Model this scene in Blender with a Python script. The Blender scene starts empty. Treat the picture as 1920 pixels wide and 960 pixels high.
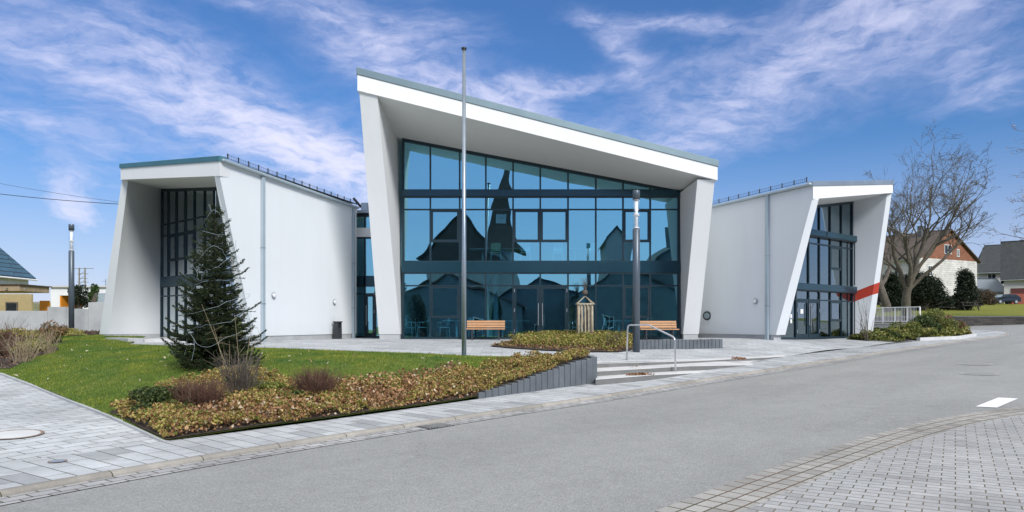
import bpy, bmesh, math, random
import numpy as np
from mathutils import Vector, Matrix, noise as mnoise
random.seed(7); RNG = np.random.default_rng(7)
SC = bpy.context.scene; COL = SC.collection
R = math.radians
# ------------------------------------------------------------------ camera
F = 1280.0; HY = 608.0; CZ = 0.6
cd = bpy.data.cameras.new("camera"); cam = bpy.data.objects.new("camera", cd); COL.objects.link(cam)
cam.location = (0, 0, CZ); cam.rotation_euler = (R(90), 0, 0)
cd.sensor_width = 36; cd.lens = 24.0; cd.shift_y = 128/1920.0; cd.clip_end = 5000; cd.clip_start = 0.1
SC.camera = cam
# ------------------------------------------------------------------ light
SUN_AZ, SUN_EL = 150.0, 36.0          # azimuth from +Y (view direction) clockwise: behind the camera on the right
sd = bpy.data.lights.new("sun", 'SUN'); sd.energy = 1.5; sd.angle = R(16.0); sd.color = (1.0, 0.97, 0.925)
so = bpy.data.objects.new("sun", sd); COL.objects.link(so)
dirv = Vector((math.sin(R(SUN_AZ))*math.cos(R(SUN_EL)), math.cos(R(SUN_AZ))*math.cos(R(SUN_EL)), math.sin(R(SUN_EL))))
so.rotation_euler = dirv.to_track_quat('Z', 'Y').to_euler(); so.location = dirv*60
SC.view_settings.view_transform = 'Standard'; SC.view_settings.look = 'None'
SC.view_settings.gamma = 1; SC.view_settings.exposure = 1.12; SC.view_settings.use_curve_mapping = False
SC.render.engine = 'CYCLES'
SC.cycles.max_bounces = 8; SC.cycles.transparent_max_bounces = 12; SC.cycles.use_denoising = True
SC.cycles.caustics_reflective = False; SC.cycles.caustics_refractive = False

W = bpy.data.worlds.new("World"); SC.world = W; W.use_nodes = True
class NT:
    def __init__(s, nt): s.nt = nt; s.L = nt.links
    def n(s, t, **kw):
        nd = s.nt.nodes.new(t)
        for k, v in kw.items(): setattr(nd, k, v)
        return nd
    def put(s, sock, v):
        if hasattr(v, 'node'): s.L.new(v, sock)
        elif v is not None: sock.default_value = v
    def math(s, op, a, b=None, c=None, clamp=False):
        nd = s.n('ShaderNodeMath', operation=op); nd.use_clamp = clamp
        s.put(nd.inputs[0], a); s.put(nd.inputs[1], b); s.put(nd.inputs[2], c); return nd.outputs[0]
    def mix(s, f, a, b, mode='MIX'):
        nd = s.n('ShaderNodeMix', data_type='RGBA', blend_type=mode)
        s.put(nd.inputs[0], f)
        for i, v in ((6, a), (7, b)):
            if not hasattr(v, 'node') and len(v) == 3: v = (*v, 1)
            s.put(nd.inputs[i], v)
        return nd.outputs[2]
    def noise(s, vec=None, scale=5, detail=4, rough=.55, dist=0, dim='3D'):
        nd = s.n('ShaderNodeTexNoise', noise_dimensions=dim); 
        if vec is not None: s.put(nd.inputs['Vector'], vec)
        nd.inputs['Scale'].default_value = scale; nd.inputs['Detail'].default_value = detail
        nd.inputs['Roughness'].default_value = rough; nd.inputs['Distortion'].default_value = dist
        return nd
    def ramp(s, f, stops, interp='LINEAR'):
        nd = s.n('ShaderNodeValToRGB'); cr = nd.color_ramp; cr.interpolation = interp
        while len(cr.elements) < len(stops): cr.elements.new(0.5)
        for e, (p, c) in zip(cr.elements, stops):
            e.position = p; e.color = (*c, 1) if len(c) == 3 else c
        s.put(nd.inputs[0], f); return nd.outputs[0]
    def mapr(s, v, a, b, c, d, smooth=False):
        nd = s.n('ShaderNodeMapRange'); nd.interpolation_type = 'SMOOTHSTEP' if smooth else 'LINEAR'
        s.put(nd.inputs[0], v)
        for i, x in enumerate((a, b, c, d)): nd.inputs[i+1].default_value = x
        return nd.outputs[0]
    def comb(s, x, y, z=0.0):
        nd = s.n('ShaderNodeCombineXYZ'); s.put(nd.inputs[0], x); s.put(nd.inputs[1], y); s.put(nd.inputs[2], z); return nd.outputs[0]

def build_world():
    w = NT(W.node_tree); nt = W.node_tree; nt.nodes.clear()
    out = w.n('ShaderNodeOutputWorld'); bg = w.n('ShaderNodeBackground'); bg.inputs[1].default_value = 0.15
    nt.links.new(bg.outputs[0], out.inputs[0])
    sky = w.n('ShaderNodeTexSky', sky_type='NISHITA'); sky.sun_disc = False
    sky.sun_elevation = R(SUN_EL); sky.sun_rotation = R(SUN_AZ); sky.air_density = 1.3; sky.dust_density = 0.6; sky.ozone_density = 2.5
    tc = w.n('ShaderNodeTexCoord'); sep = w.n('ShaderNodeSeparateXYZ')
    nrm = w.n('ShaderNodeVectorMath', operation='NORMALIZE'); nt.links.new(tc.outputs['Generated'], nrm.inputs[0])
    nt.links.new(nrm.outputs[0], sep.inputs[0]); X, Y, Z = sep.outputs
    az = w.math('MULTIPLY', w.math('ARCTAN2', X, Y), 57.2958)          # degrees, 0 = +Y
    el = w.math('MULTIPLY', w.math('ARCSINE', Z), 57.2958)
    # warp for wispy edges
    base = w.comb(w.math('MULTIPLY', az, 0.05), w.math('MULTIPLY', el, 0.09))
    wn = w.noise(base, 1.3, 5, .6)
    wsep = w.n('ShaderNodeSeparateColor'); nt.links.new(wn.outputs[1], wsep.inputs[0])
    a2 = w.math('MULTIPLY_ADD', w.math('SUBTRACT', wsep.outputs[0], .5), 9.0, az)
    e2 = w.math('MULTIPLY_ADD', w.math('SUBTRACT', wsep.outputs[1], .5), 5.5, el)
    def fib(ang, sl, sc, scale=1.0):      # stretched fibre noise, long axis at ang degrees
        c, s_ = math.cos(R(ang)), math.sin(R(ang))
        u = w.math('ADD', w.math('MULTIPLY', a2, c), w.math('MULTIPLY', e2, s_))
        v = w.math('ADD', w.math('MULTIPLY', a2, -s_), w.math('MULTIPLY', e2, c))
        return w.noise(w.comb(w.math('MULTIPLY', u, sl), w.math('MULTIPLY', v, sc), 3.1*ang), scale, 7, .6).outputs[0]
    f1 = fib(-20, .035, .22); f2 = fib(24, .04, .2); f3 = fib(5, .06, .35)
    # (az, el, half length, half width, tilt deg, strength, fibre)
    blobs = [(-31, 18.5, 13, 4.2, -18, .95, f1), (-19, 14.5, 12, 3.4, -26, 1.0, f1), (-14.5, 12.0, 8.5, 2.6, -14, 2.3, f1), (-19.5, 12.6, 5, .8, -4, .9, f3),
             (-8.5, 19, 9, 2.3, -34, 1.5, f1), (-10, 23.5, 7, 2.4, -6, 1.1, f3), (-3, 17.5, 5, 1.8, -24, 1.5, f1),
             (3.5, 19.2, 6.5, .9, 8, 1.3, f3), (1.5, 17.0, 4, 1.7, -30, 1.3, f1), (-21, 24.0, 6, .6, -3, .7, f3),
             (13, 23.6, 6, .7, -6, 1.3, f3), (9, 22, 3.2, 1.2, -50, .9, f1), (10.5, 13.8, 5.5, .7, 16, .9, f3),
             (20, 18.6, 19, 4.6, 17, .72, f2), (31, 22.5, 12, 3.2, 14, .55, f2), (12, 15.0, 8, 2.6, 14, .5, f2),
             (35.2, 16.4, 3.4, 2.0, -14, 1.3, f3), (-33, 8.0, 2.3, 1.7, 5, 2.2, f3), (-35, 13.5, 8, 1.5, -10, .8, f3),
             (-30, 3.5, 14, 2.6, 0, .7, f3), (-32, 10.5, 10, 1.6, -5, .6, f1), (33, 4, 12, 2.6, 0, .7, f3),
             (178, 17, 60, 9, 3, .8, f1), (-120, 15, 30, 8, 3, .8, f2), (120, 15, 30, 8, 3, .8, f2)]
    tot = None
    for (ca, ce, L, Wd, ti, st, fb) in blobs:
        c, s_ = math.cos(R(ti)), math.sin(R(ti))
        da = w.math('SUBTRACT', a2, float(ca)); de = w.math('SUBTRACT', e2, float(ce))
        u = w.math('ADD', w.math('MULTIPLY', da, c/L), w.math('MULTIPLY', de, s_/L))
        v = w.math('ADD', w.math('MULTIPLY', da, -s_/Wd), w.math('MULTIPLY', de, c/Wd))
        r2 = w.math('ADD', w.math('MULTIPLY', u, u), w.math('MULTIPLY', v, v))
        g = w.math('MULTIPLY', w.math('EXPONENT', w.math('MULTIPLY', r2, -1.1)), st)
        fbm = w.mapr(fb, .34, .66, .35, 1.35)
        g = w.math('MULTIPLY', g, fbm)
        tot = g if tot is None else w.math('ADD', tot, g)
    fine = w.noise(w.comb(w.math('MULTIPLY', a2, .35), w.math('MULTIPLY', e2, .9)), 1.0, 8, .62).outputs[0]
    tot = w.math('MULTIPLY', tot, w.mapr(fine, .34, .66, .42, 1.5))
    dens = w.math('SUBTRACT', 1.0, w.math('EXPONENT', w.math('MULTIPLY', tot, -.76)))
    thin = w.mapr(el, 0.0, 14.0, .85, .04)                               # milky haze low over the horizon
    fill_veil = w.math('MULTIPLY', w.mapr(el, 27.0, 42.0, 0, 1, True), w.mapr(f2, .35, .62, .55, 1.0))   # bright overhead cloud outside the view, added as neutral fill light
    back = w.math('MULTIPLY', w.mapr(el, 0.0, 34.0, .74, .30), w.mapr(Y, -.25, .15, 1, 0, True))          # hazier sky towards the sun
    dens = w.math('MAXIMUM', w.math('MAXIMUM', dens, thin), back)
    skyc = w.mix(1.0, sky.outputs[0], SKY_TINT, 'MULTIPLY')
    cloudc = w.mix(dens, CLOUD_LO, CLOUD_HI)
    colr = w.mix(w.math('MULTIPLY', dens, .93), skyc, cloudc)
    colr = w.mix(fill_veil, colr, (4.15, 4.2, 4.2))
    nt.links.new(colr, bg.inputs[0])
SKY_TINT = (.122, .225, .365); CLOUD_LO = (1.15, 1.4, 2.5); CLOUD_HI = (2.85, 2.82, 3.45)
build_world()

# ------------------------------------------------------------------ helpers
def at(px, py, d): return Vector(((px-960)/F*d, d, CZ-(py-HY)/F*d))
def hit(px, py, hf, d0=2.0, d1=150.0):
    """the point of the surface z = hf(x, y) seen at a pixel of the photograph"""
    ds = np.geomspace(d0, d1, 400); p = None
    prev = None
    for d in ds:
        x = (px-960)/F*d; v = (CZ-(py-HY)/F*d) - float(hf(x, d))
        if prev is not None and prev > 0 and v <= 0:
            lo, hi = p, d
            for _ in range(30):
                m = .5*(lo+hi); vm = (CZ-(py-HY)/F*m) - float(hf((px-960)/F*m, m))
                if vm > 0: lo = m
                else: hi = m
            return Vector(((px-960)/F*lo, lo, CZ-(py-HY)/F*lo))
        prev = v; p = d
    return at(px, py, p)
class TPS:
    def __init__(s, pts, lam=1e-3):
        P = np.array(pts, float); s.xy = P[:, :2]; n = len(P)
        K = s.k(s.xy) + lam*np.eye(n); A = np.zeros((n+3, n+3)); A[:n, :n] = K
        Q = np.hstack([np.ones((n, 1)), s.xy]); A[:n, n:] = Q; A[n:, :n] = Q.T
        b = np.zeros(n+3); b[:n] = P[:, 2]; s.w = np.linalg.solve(A, b)
    def k(s, q):
        r2 = ((q[:, None, :]-s.xy[None])**2).sum(-1); return .5*r2*np.log(r2+1e-9)
    def __call__(s, x, y):
        q = np.stack([np.atleast_1d(np.asarray(x, float)), np.atleast_1d(np.asarray(y, float))], -1)
        r = s.k(q)@s.w[:-3] + s.w[-3] + q@s.w[-2:]
        return r if r.size > 1 else float(r[0])

def setp(o, label=None, cat=None, group=None, kind=None):
    if label: o['label'] = label
    if cat: o['category'] = cat
    if group: o['group'] = group
    if kind: o['kind'] = kind
    return o
def thing(name, label, cat, loc=(0, 0, 0), group=None):
    o = bpy.data.objects.new(name, None); COL.objects.link(o); o.location = loc; o.empty_display_size = .2
    return setp(o, label, cat, group)
def rootloc(o):
    v = Vector((0, 0, 0))
    while o is not None: v += Vector(o.location); o = o.parent
    return v
def copy_tree(o, parent=None):
    c = o.copy(); COL.objects.link(c); c.parent = parent
    for ch in list(o.children): copy_tree(ch, c)
    return c
class MB:
    def __init__(s): s.v = []; s.f = []; s.uv = []
    def add(s, vs, fs, uvs=None):
        b = len(s.v); s.v += [tuple(p) for p in vs]; s.f += [tuple(i+b for i in f) for f in fs]
        s.uv += list(uvs) if uvs else [(0, 0)]*len(vs); return s
    def box(s, c, size, rz=0, M=None):
        hx, hy, hz = size[0]/2, size[1]/2, size[2]/2
        vs = [Vector((x, y, z)) for x in (-hx, hx) for y in (-hy, hy) for z in (-hz, hz)]
        m = M if M is not None else Matrix.Rotation(rz, 3, 'Z')
        vs = [m@v + Vector(c) for v in vs]
        return s.add(vs, [(0, 1, 3, 2), (4, 6, 7, 5), (0, 4, 5, 1), (2, 3, 7, 6), (0, 2, 6, 4), (1, 5, 7, 3)])
    def bar(s, a, b, w, h, up=(0, 0, 1)):
        """rectangular bar from a to b, w across, h along up"""
        a = Vector(a); b = Vector(b); d = (b-a); L = d.length; d.normalize(); u = Vector(up)
        if abs(d.dot(u)) > .99: u = Vector((0, 1, 0))
        sd_ = d.cross(u).normalized(); u = sd_.cross(d).normalized()
        vs = []
        for p in (a, b):
            for i, j in ((-1, -1), (1, -1), (1, 1), (-1, 1)): vs.append(p + sd_*(i*w/2) + u*(j*h/2))
        return s.add(vs, [(3, 2, 1, 0), (4, 5, 6, 7), (0, 1, 5, 4), (1, 2, 6, 5), (2, 3, 7, 6), (3, 0, 4, 7)])
    def hexa(s, a, b):
        """solid between polygon a and polygon b (same count)"""
        n = len(a); vs = [Vector(p) for p in a]+[Vector(p) for p in b]
        fs = [tuple(range(n))[::-1], tuple(range(n, 2*n))]+[(i, (i+1) % n, n+(i+1) % n, n+i) for i in range(n)]
        return s.add(vs, fs)
    def slab(s, poly, off):
        off = Vector(off); return s.hexa([Vector(p) for p in poly], [Vector(p)+off for p in poly])
    def tube(s, path, rad, n=8, cap=True):
        path = [Vector(p) for p in path]; m = len(path)
        if not hasattr(rad, '__len__'): rad = [rad]*m
        b = len(s.v); prev = None; vs = []
        for i, p in enumerate(path):
            d = (path[min(i+1, m-1)]-path[max(i-1, 0)])
            if d.length < 1e-9: d = Vector((0, 0, 1))
            d.normalize()
            if prev is None:
                u = d.orthogonal().normalized()
            else:
                u = (prev - d*prev.dot(d))
                u = u.normalized() if u.length > 1e-6 else d.orthogonal().normalized()
            prev = u; w_ = d.cross(u)
            for k in range(n):
                a = 2*math.pi*k/n; vs.append(p+(u*math.cos(a)+w_*math.sin(a))*rad[i])
        fs = []
        for i in range(m-1):
            for k in range(n): fs.append((i*n+k, i*n+(k+1) % n, (i+1)*n+(k+1) % n, (i+1)*n+k))
        if cap: fs += [tuple(range(n))[::-1], tuple((m-1)*n+k for k in range(n))]
        return s.add(vs, fs)
    def lathe(s, c, prof, n=24):
        c = Vector(c); vs = []
        for r, z in prof:
            for k in range(n):
                a = 2*math.pi*k/n; vs.append(c+Vector((r*math.cos(a), r*math.sin(a), z)))
        m = len(prof); fs = []
        for i in range(m-1):
            for k in range(n): fs.append((i*n+k, i*n+(k+1) % n, (i+1)*n+(k+1) % n, (i+1)*n+k))
        fs += [tuple(range(n))[::-1], tuple((m-1)*n+k for k in range(n))]
        return s.add(vs, fs)
    def build(s, name, mt, parent=None, smooth=False, bevel=0, segs=2, fixn=True):
        off = rootloc(parent) if parent is not None else Vector((0, 0, 0))
        me = bpy.data.meshes.new(name); me.from_pydata([(p[0]-off.x, p[1]-off.y, p[2]-off.z) for p in s.v], [], s.f)
        if any(u != (0, 0) for u in s.uv):
            lay = me.uv_layers.new(name="UVMap"); li = np.zeros(len(me.loops), np.int32); me.loops.foreach_get('vertex_index', li)
            lay.data.foreach_set('uv', np.array(s.uv, np.float32)[li].ravel())
        if fixn:
            bm = bmesh.new(); bm.from_mesh(me); bmesh.ops.recalc_face_normals(bm, faces=bm.faces); bm.to_mesh(me); bm.free()
        if smooth: 
            for p in me.polygons: p.use_smooth = True
        me.materials.append(mt)
        o = bpy.data.objects.new(name, me); COL.objects.link(o); o.parent = parent
        if bevel:
            md = o.modifiers.new("bevel", 'BEVEL'); md.width = bevel; md.segments = segs; md.limit_method = 'ANGLE'; md.angle_limit = R(35)
        return o
def npmesh(name, V, Fc, mt, parent=None, cols=None, smooth=False):
    """fast mesh from arrays: V (n,3), Fc (m,k) all k-gons, cols (n,3) point colours"""
    off = np.array(rootloc(parent)) if parent is not None else np.zeros(3)
    V = np.asarray(V, np.float32)-off.astype(np.float32); Fc = np.asarray(Fc, np.int32); m, k = Fc.shape
    me = bpy.data.meshes.new(name); me.vertices.add(len(V)); me.vertices.foreach_set('co', V.ravel())
    me.loops.add(m*k); me.loops.foreach_set('vertex_index', Fc.ravel())
    me.polygons.add(m); me.polygons.foreach_set('loop_start', np.arange(m, dtype=np.int32)*k)
    me.polygons.foreach_set('loop_total', np.full(m, k, np.int32))
    if smooth: me.polygons.foreach_set('use_smooth', np.ones(m, bool))
    if cols is not None:
        at_ = me.color_attributes.new("Col", 'FLOAT_COLOR', 'POINT')
        at_.data.foreach_set('color', np.hstack([cols, np.ones((len(cols), 1))]).astype(np.float32).ravel())
    me.update(calc_edges=True); me.validate(); me.materials.append(mt)
    o = bpy.data.objects.new(name, me); COL.objects.link(o); o.parent = parent
    return o

# ------------------------------------------------------------------ materials
def new_mat(name):
    m = bpy.data.materials.new(name); m.use_nodes = True; t = NT(m.node_tree)
    return m, t, m.node_tree.nodes['Principled BSDF']
def bump(t, b, h, st=.3, dist=.01):
    nd = t.n('ShaderNodeBump'); nd.inputs['Strength'].default_value = st; nd.inputs['Distance'].default_value = dist
    t.put(nd.inputs['Height'], h); t.L.new(nd.outputs[0], b.inputs['Normal']); return nd
def mat(name, col, rough=.6, metal=0, var=.12, vs=3.0, bscale=0, bst=.2, spec=.5, bd=.005):
    m, t, b = new_mat(name); tc = t.n('ShaderNodeTexCoord')
    nz = t.noise(tc.outputs['Object'], vs, 6, .6).outputs[0]
    lo = tuple(c*(1-var) for c in col); hi = tuple(min(1, c*(1+var)) for c in col)
    t.L.new(t.ramp(nz, [(.3, lo), (.7, hi)]), b.inputs['Base Color'])
    b.inputs['Roughness'].default_value = rough; b.inputs['Metallic'].default_value = metal
    b.inputs['Specular IOR Level'].default_value = spec
    if bscale: bump(t, b, t.noise(tc.outputs['Object'], bscale, 5, .6).outputs[0], bst, bd)
    return m
def attr_mat(name, rough=.6, trans=.0, spec=.3):
    m, t, b = new_mat(name); a = t.n('ShaderNodeAttribute'); a.attribute_name = 'Col'
    t.L.new(a.outputs[0], b.inputs['Base Color']); b.inputs['Roughness'].default_value = rough; b.inputs['Specular IOR Level'].default_value = spec
    if trans:
        tr = t.n('ShaderNodeBsdfTranslucent'); t.L.new(a.outputs[0], tr.inputs[0]); mx = t.n('ShaderNodeMixShader'); mx.inputs[0].default_value = trans
        o = m.node_tree.nodes['Material Output']; t.L.new(b.outputs[0], mx.inputs[1]); t.L.new(tr.outputs[0], mx.inputs[2]); t.L.new(mx.outputs[0], o.inputs[0])
    return m
def render_white(name, col, streak=.022):
    m, t, b = new_mat(name); g = t.n('ShaderNodeNewGeometry'); 
    mp = t.n('ShaderNodeMapping'); mp.inputs['Scale'].default_value = (2.6, 2.6, .22); t.L.new(g.outputs['Position'], mp.inputs[0])
    n1 = t.noise(mp.outputs[0], 1.0, 6, .6).outputs[0]; n2 = t.noise(g.outputs['Position'], .5, 4, .5).outputs[0]
    f = t.math('ADD', t.math('MULTIPLY', n1, .5), t.math('MULTIPLY', n2, .5))
    c = t.ramp(f, [(.32, tuple(x*(1-streak*1.6) for x in col)), (.55, col), (.7, tuple(min(1, x*(1+streak*.4)) for x in col))])
    # splash dirt just above the ground
    sp = t.n('ShaderNodeSeparateXYZ'); t.L.new(g.outputs['Position'], sp.inputs[0])
    dirt = t.math('MULTIPLY', t.mapr(sp.outputs[2], .1, .75, .22, 0), t.noise(g.outputs['Position'], 3, 6, .7).outputs[0])
    c = t.mix(dirt, c, (.34, .33, .29)); t.L.new(c, b.inputs['Base Color'])
    b.inputs['Roughness'].default_value = .85; b.inputs['Specular IOR Level'].default_value = .2
    bump(t, b, t.noise(g.outputs['Position'], 120, 3, .7).outputs[0], .25, .003)
    return m
M = {}
M['render'] = render_white('white_render', (.81, .82, .815))
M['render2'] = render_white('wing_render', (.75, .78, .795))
M['plinth'] = mat('plinth_grey', (.42, .43, .43), .8, vs=2, bscale=60)
M['teal'] = mat('roof_edge_metal', (.17, .235, .26), .45, .5, var=.08, vs=1.5)
M['teal_green'] = mat('roof_edge_green', (.075, .20, .235), .45, .3, var=.08, vs=1.5)
M['zinc'] = mat('zinc', (.36, .41, .44), .4, .6, var=.1, vs=1.5)
M['zinc_light'] = mat('zinc_light', (.42, .50, .55), .45, .3, var=.08, vs=1)
M['frame'] = mat('window_frame_metal', (.014, .034, .046), .35, .2, var=.15, vs=1)
M['spandrel'] = mat('spandrel_metal', (.018, .06, .085), .18, .35, var=.12, vs=.6)
M['dark'] = mat('dark_metal', (.03, .035, .04), .5)
M['steel'] = mat('brushed_steel', (.60, .61, .62), .3, .9, var=.05)
M['post'] = mat('post_coating', (.10, .125, .15), .38, .35, var=.06)
M['galv'] = mat('galvanised_pole', (.30, .35, .39), .35, .6, var=.12, vs=2)
M['concrete'] = mat('concrete', (.42, .43, .43), .85, var=.16, vs=.9, bscale=30)
M['conc_dark'] = mat('dark_palisade_concrete', (.115, .13, .145), .8, var=.22, vs=2.0, bscale=50)
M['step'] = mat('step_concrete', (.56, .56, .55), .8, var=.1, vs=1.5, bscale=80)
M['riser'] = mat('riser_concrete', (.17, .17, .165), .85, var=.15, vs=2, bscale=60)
M['soil'] = mat('soil', (.055, .04, .03), .95, var=.5, vs=12, bscale=30, bst=1, bd=.03)
M['rust'] = mat('rusty_rim', (.24, .17, .12), .8, var=.3)
M['slate_wall'] = mat('slate_hung_wall', (.12, .16, .19), .6, var=.3, vs=2, bscale=12)
M['white'] = mat('white_paint', (.82, .82, .82), .5, var=.04)
M['cream'] = mat('cream_fabric', (.58, .50, .33), .8, var=.06)
M['red'] = mat('red_paint', (.50, .045, .02), .6, var=.08)
M['bark'] = mat('bark', (.115, .098, .08), .9, var=.45, vs=6, bscale=25, bst=.8, bd=.02)
M['bark_olive'] = mat('bark_olive', (.115, .10, .072), .9, var=.4, vs=6, bscale=25, bst=.8, bd=.02)
M['bark_light'] = mat('bark_light', (.22, .20, .15), .9, var=.35, vs=6)
M['twig_red'] = mat('red_brown_twigs', (.13, .068, .046), .8, var=.4, vs=8)
M['twig_tan'] = mat('tan_twigs', (.34, .27, .17), .8, var=.3, vs=8)
M['post_wood'] = mat('weathered_wood', (.42, .36, .26), .8, var=.3, vs=8, bscale=40)
M['int_floor'] = mat('interior_floor', (.30, .31, .32), .4, var=.1)
M['int_wall'] = mat('interior_wall', (.60, .66, .70), .8, var=.05)
M['int_ceiling'] = mat('interior_ceiling', (.30, .31, .31), .8, var=.05)
M['leaf'] = attr_mat('leaf', .55, .25); M['needle'] = attr_mat('needle', .5, .1); M['grassb'] = attr_mat('grass_blade', .6, .25)
M['deadleaf'] = attr_mat('dead_leaf', .75, .1)
def wood():
    m, t, b = new_mat('larch_slats'); tc = t.n('ShaderNodeTexCoord'); mp = t.n('ShaderNodeMapping'); mp.inputs['Scale'].default_value = (2, 30, 30)
    t.L.new(tc.outputs['Object'], mp.inputs[0]); n_ = t.noise(mp.outputs[0], 3, 6, .6).outputs[0]
    t.L.new(t.ramp(n_, [(.3, (.40, .20, .085)), (.7, (.62, .36, .18))]), b.inputs['Base Color']); b.inputs['Roughness'].default_value = .55; return m
M['wood'] = wood()
def glass(name, tint, refl, thr, wav=.012):
    m, t, b = new_mat(name); nt = m.node_tree; nt.nodes.remove(b)
    tc = t.n('ShaderNodeNewGeometry'); oi = t.n('ShaderNodeObjectInfo')
    v = t.n('ShaderNodeVectorMath', operation='ADD'); t.L.new(tc.outputs['Position'], v.inputs[0])
    sc_ = t.n('ShaderNodeVectorMath', operation='SCALE'); 
    t.L.new(t.comb(oi.outputs['Random'], oi.outputs['Random'], oi.outputs['Random']), sc_.inputs[0]); sc_.inputs['Scale'].default_value = 50
    t.L.new(sc_.outputs[0], v.inputs[1])
    bp = t.n('ShaderNodeBump'); bp.inputs['Strength'].default_value = 1.0; bp.inputs['Distance'].default_value = wav
    t.L.new(t.noise(v.outputs[0], .55, 1, .4).outputs[0], bp.inputs['Height'])
    gl = t.n('ShaderNodeBsdfGlossy'); gl.inputs['Roughness'].default_value = 0.0; gl.inputs['Color'].default_value = (*tint, 1); t.L.new(bp.outputs[0], gl.inputs['Normal'])
    tr = t.n('ShaderNodeBsdfTransparent'); tr.inputs[0].default_value = (*thr, 1)
    fr = t.n('ShaderNodeFresnel'); fr.inputs[0].default_value = 1.5
    fac = t.math('ADD', t.math('MULTIPLY', fr.outputs[0], 1-refl), refl, clamp=True)
    fac = t.math('MULTIPLY', fac, t.math('SUBTRACT', 1.0, tc.outputs['Backfacing']))
    mx = t.n('ShaderNodeMixShader'); t.L.new(fac, mx.inputs[0]); t.L.new(tr.outputs[0], mx.inputs[1]); t.L.new(gl.outputs[0], mx.inputs[2])
    t.L.new(mx.outputs[0], nt.nodes['Material Output'].inputs[0]); return m
M['glass'] = glass('solar_glass', (.40, .86, 1.0), .56, (.60, .90, 1.0), .014)
M['glass_clear'] = glass('clear_glass', (.58, .72, .78), .40, (.48, .58, .62))
M['glass_pale'] = glass('pale_glass', (.86, .94, .97), .66, (.5, .6, .64))
M['lamp_glass'] = glass('lamp_glass', (.95, .97, 1), .10, (.97, .98, .99), 0)
def asphalt():
    m, t, b = new_mat('asphalt'); g = t.n('ShaderNodeNewGeometry'); P = g.outputs['Position']
    big = t.noise(P, .35, 5, .6).outputs[0]; mid = t.noise(P, 4, 6, .7).outputs[0]
    vr = t.n('ShaderNodeVectorRotate', rotation_type='Z_AXIS'); t.L.new(P, vr.inputs[0]); vr.inputs['Angle'].default_value = R(-43)
    mp = t.n('ShaderNodeMapping'); mp.inputs['Scale'].default_value = (.05, .75, 1); t.L.new(vr.outputs[0], mp.inputs[0])
    lane = t.noise(mp.outputs[0], 1, 3, .5).outputs[0]
    vo = t.n('ShaderNodeTexVoronoi'); vo.inputs['Scale'].default_value = 95; t.L.new(P, vo.inputs['Vector'])
    f = t.math('ADD', t.math('ADD', t.math('MULTIPLY', big, .35), t.math('MULTIPLY', mid, .3)), t.math('MULTIPLY', lane, .35))
    base = t.ramp(f, [(.34, (.235, .236, .228)), (.5, (.288, .289, .279)), (.66, (.33, .33, .317))])
    sc_ = t.n('ShaderNodeSeparateColor'); t.L.new(vo.outputs['Color'], sc_.inputs[0])
    sp = t.ramp(sc_.outputs[0], [(0, (.62, .62, .62)), (.5, (.97, .97, .97)), (.86, (1.08, 1.08, 1.08)), (1, (1.4, 1.4, 1.37))])
    c = t.mix(.7, base, sp, 'MULTIPLY')
    # hairline cracks, only in places
    wob = t.n('ShaderNodeVectorMath', operation='ADD'); t.L.new(P, wob.inputs[0]); nz = t.noise(P, 1.6, 4, .6); sc2 = t.n('ShaderNodeVectorMath', operation='SCALE'); t.L.new(nz.outputs[1], sc2.inputs[0]); sc2.inputs['Scale'].default_value = 1.4; t.L.new(sc2.outputs[0], wob.inputs[1])
    vc = t.n('ShaderNodeTexVoronoi', feature='DISTANCE_TO_EDGE'); vc.inputs['Scale'].default_value = .23; t.L.new(wob.outputs[0], vc.inputs['Vector'])
    crack = t.mapr(vc.outputs['Distance'], .0, .0022, 1, 0); msk = t.mapr(t.noise(P, .22, 2, .5).outputs[0], .50, .60, 0, .55)
    c = t.mix(t.math('MULTIPLY', crack, msk), c, (.07, .065, .06))
    spots = t.mapr(t.noise(P, 2.3, 2, .5).outputs[0], .70, .76, 0, .22); c = t.mix(spots, c, (.12, .115, .11))
    t.L.new(c, b.inputs['Base Color']); b.inputs['Roughness'].default_value = .85; b.inputs['Specular IOR Level'].default_value = .3
    bump(t, b, vo.outputs['Distance'], .5, .006); return m
M['asphalt'] = asphalt()
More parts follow.
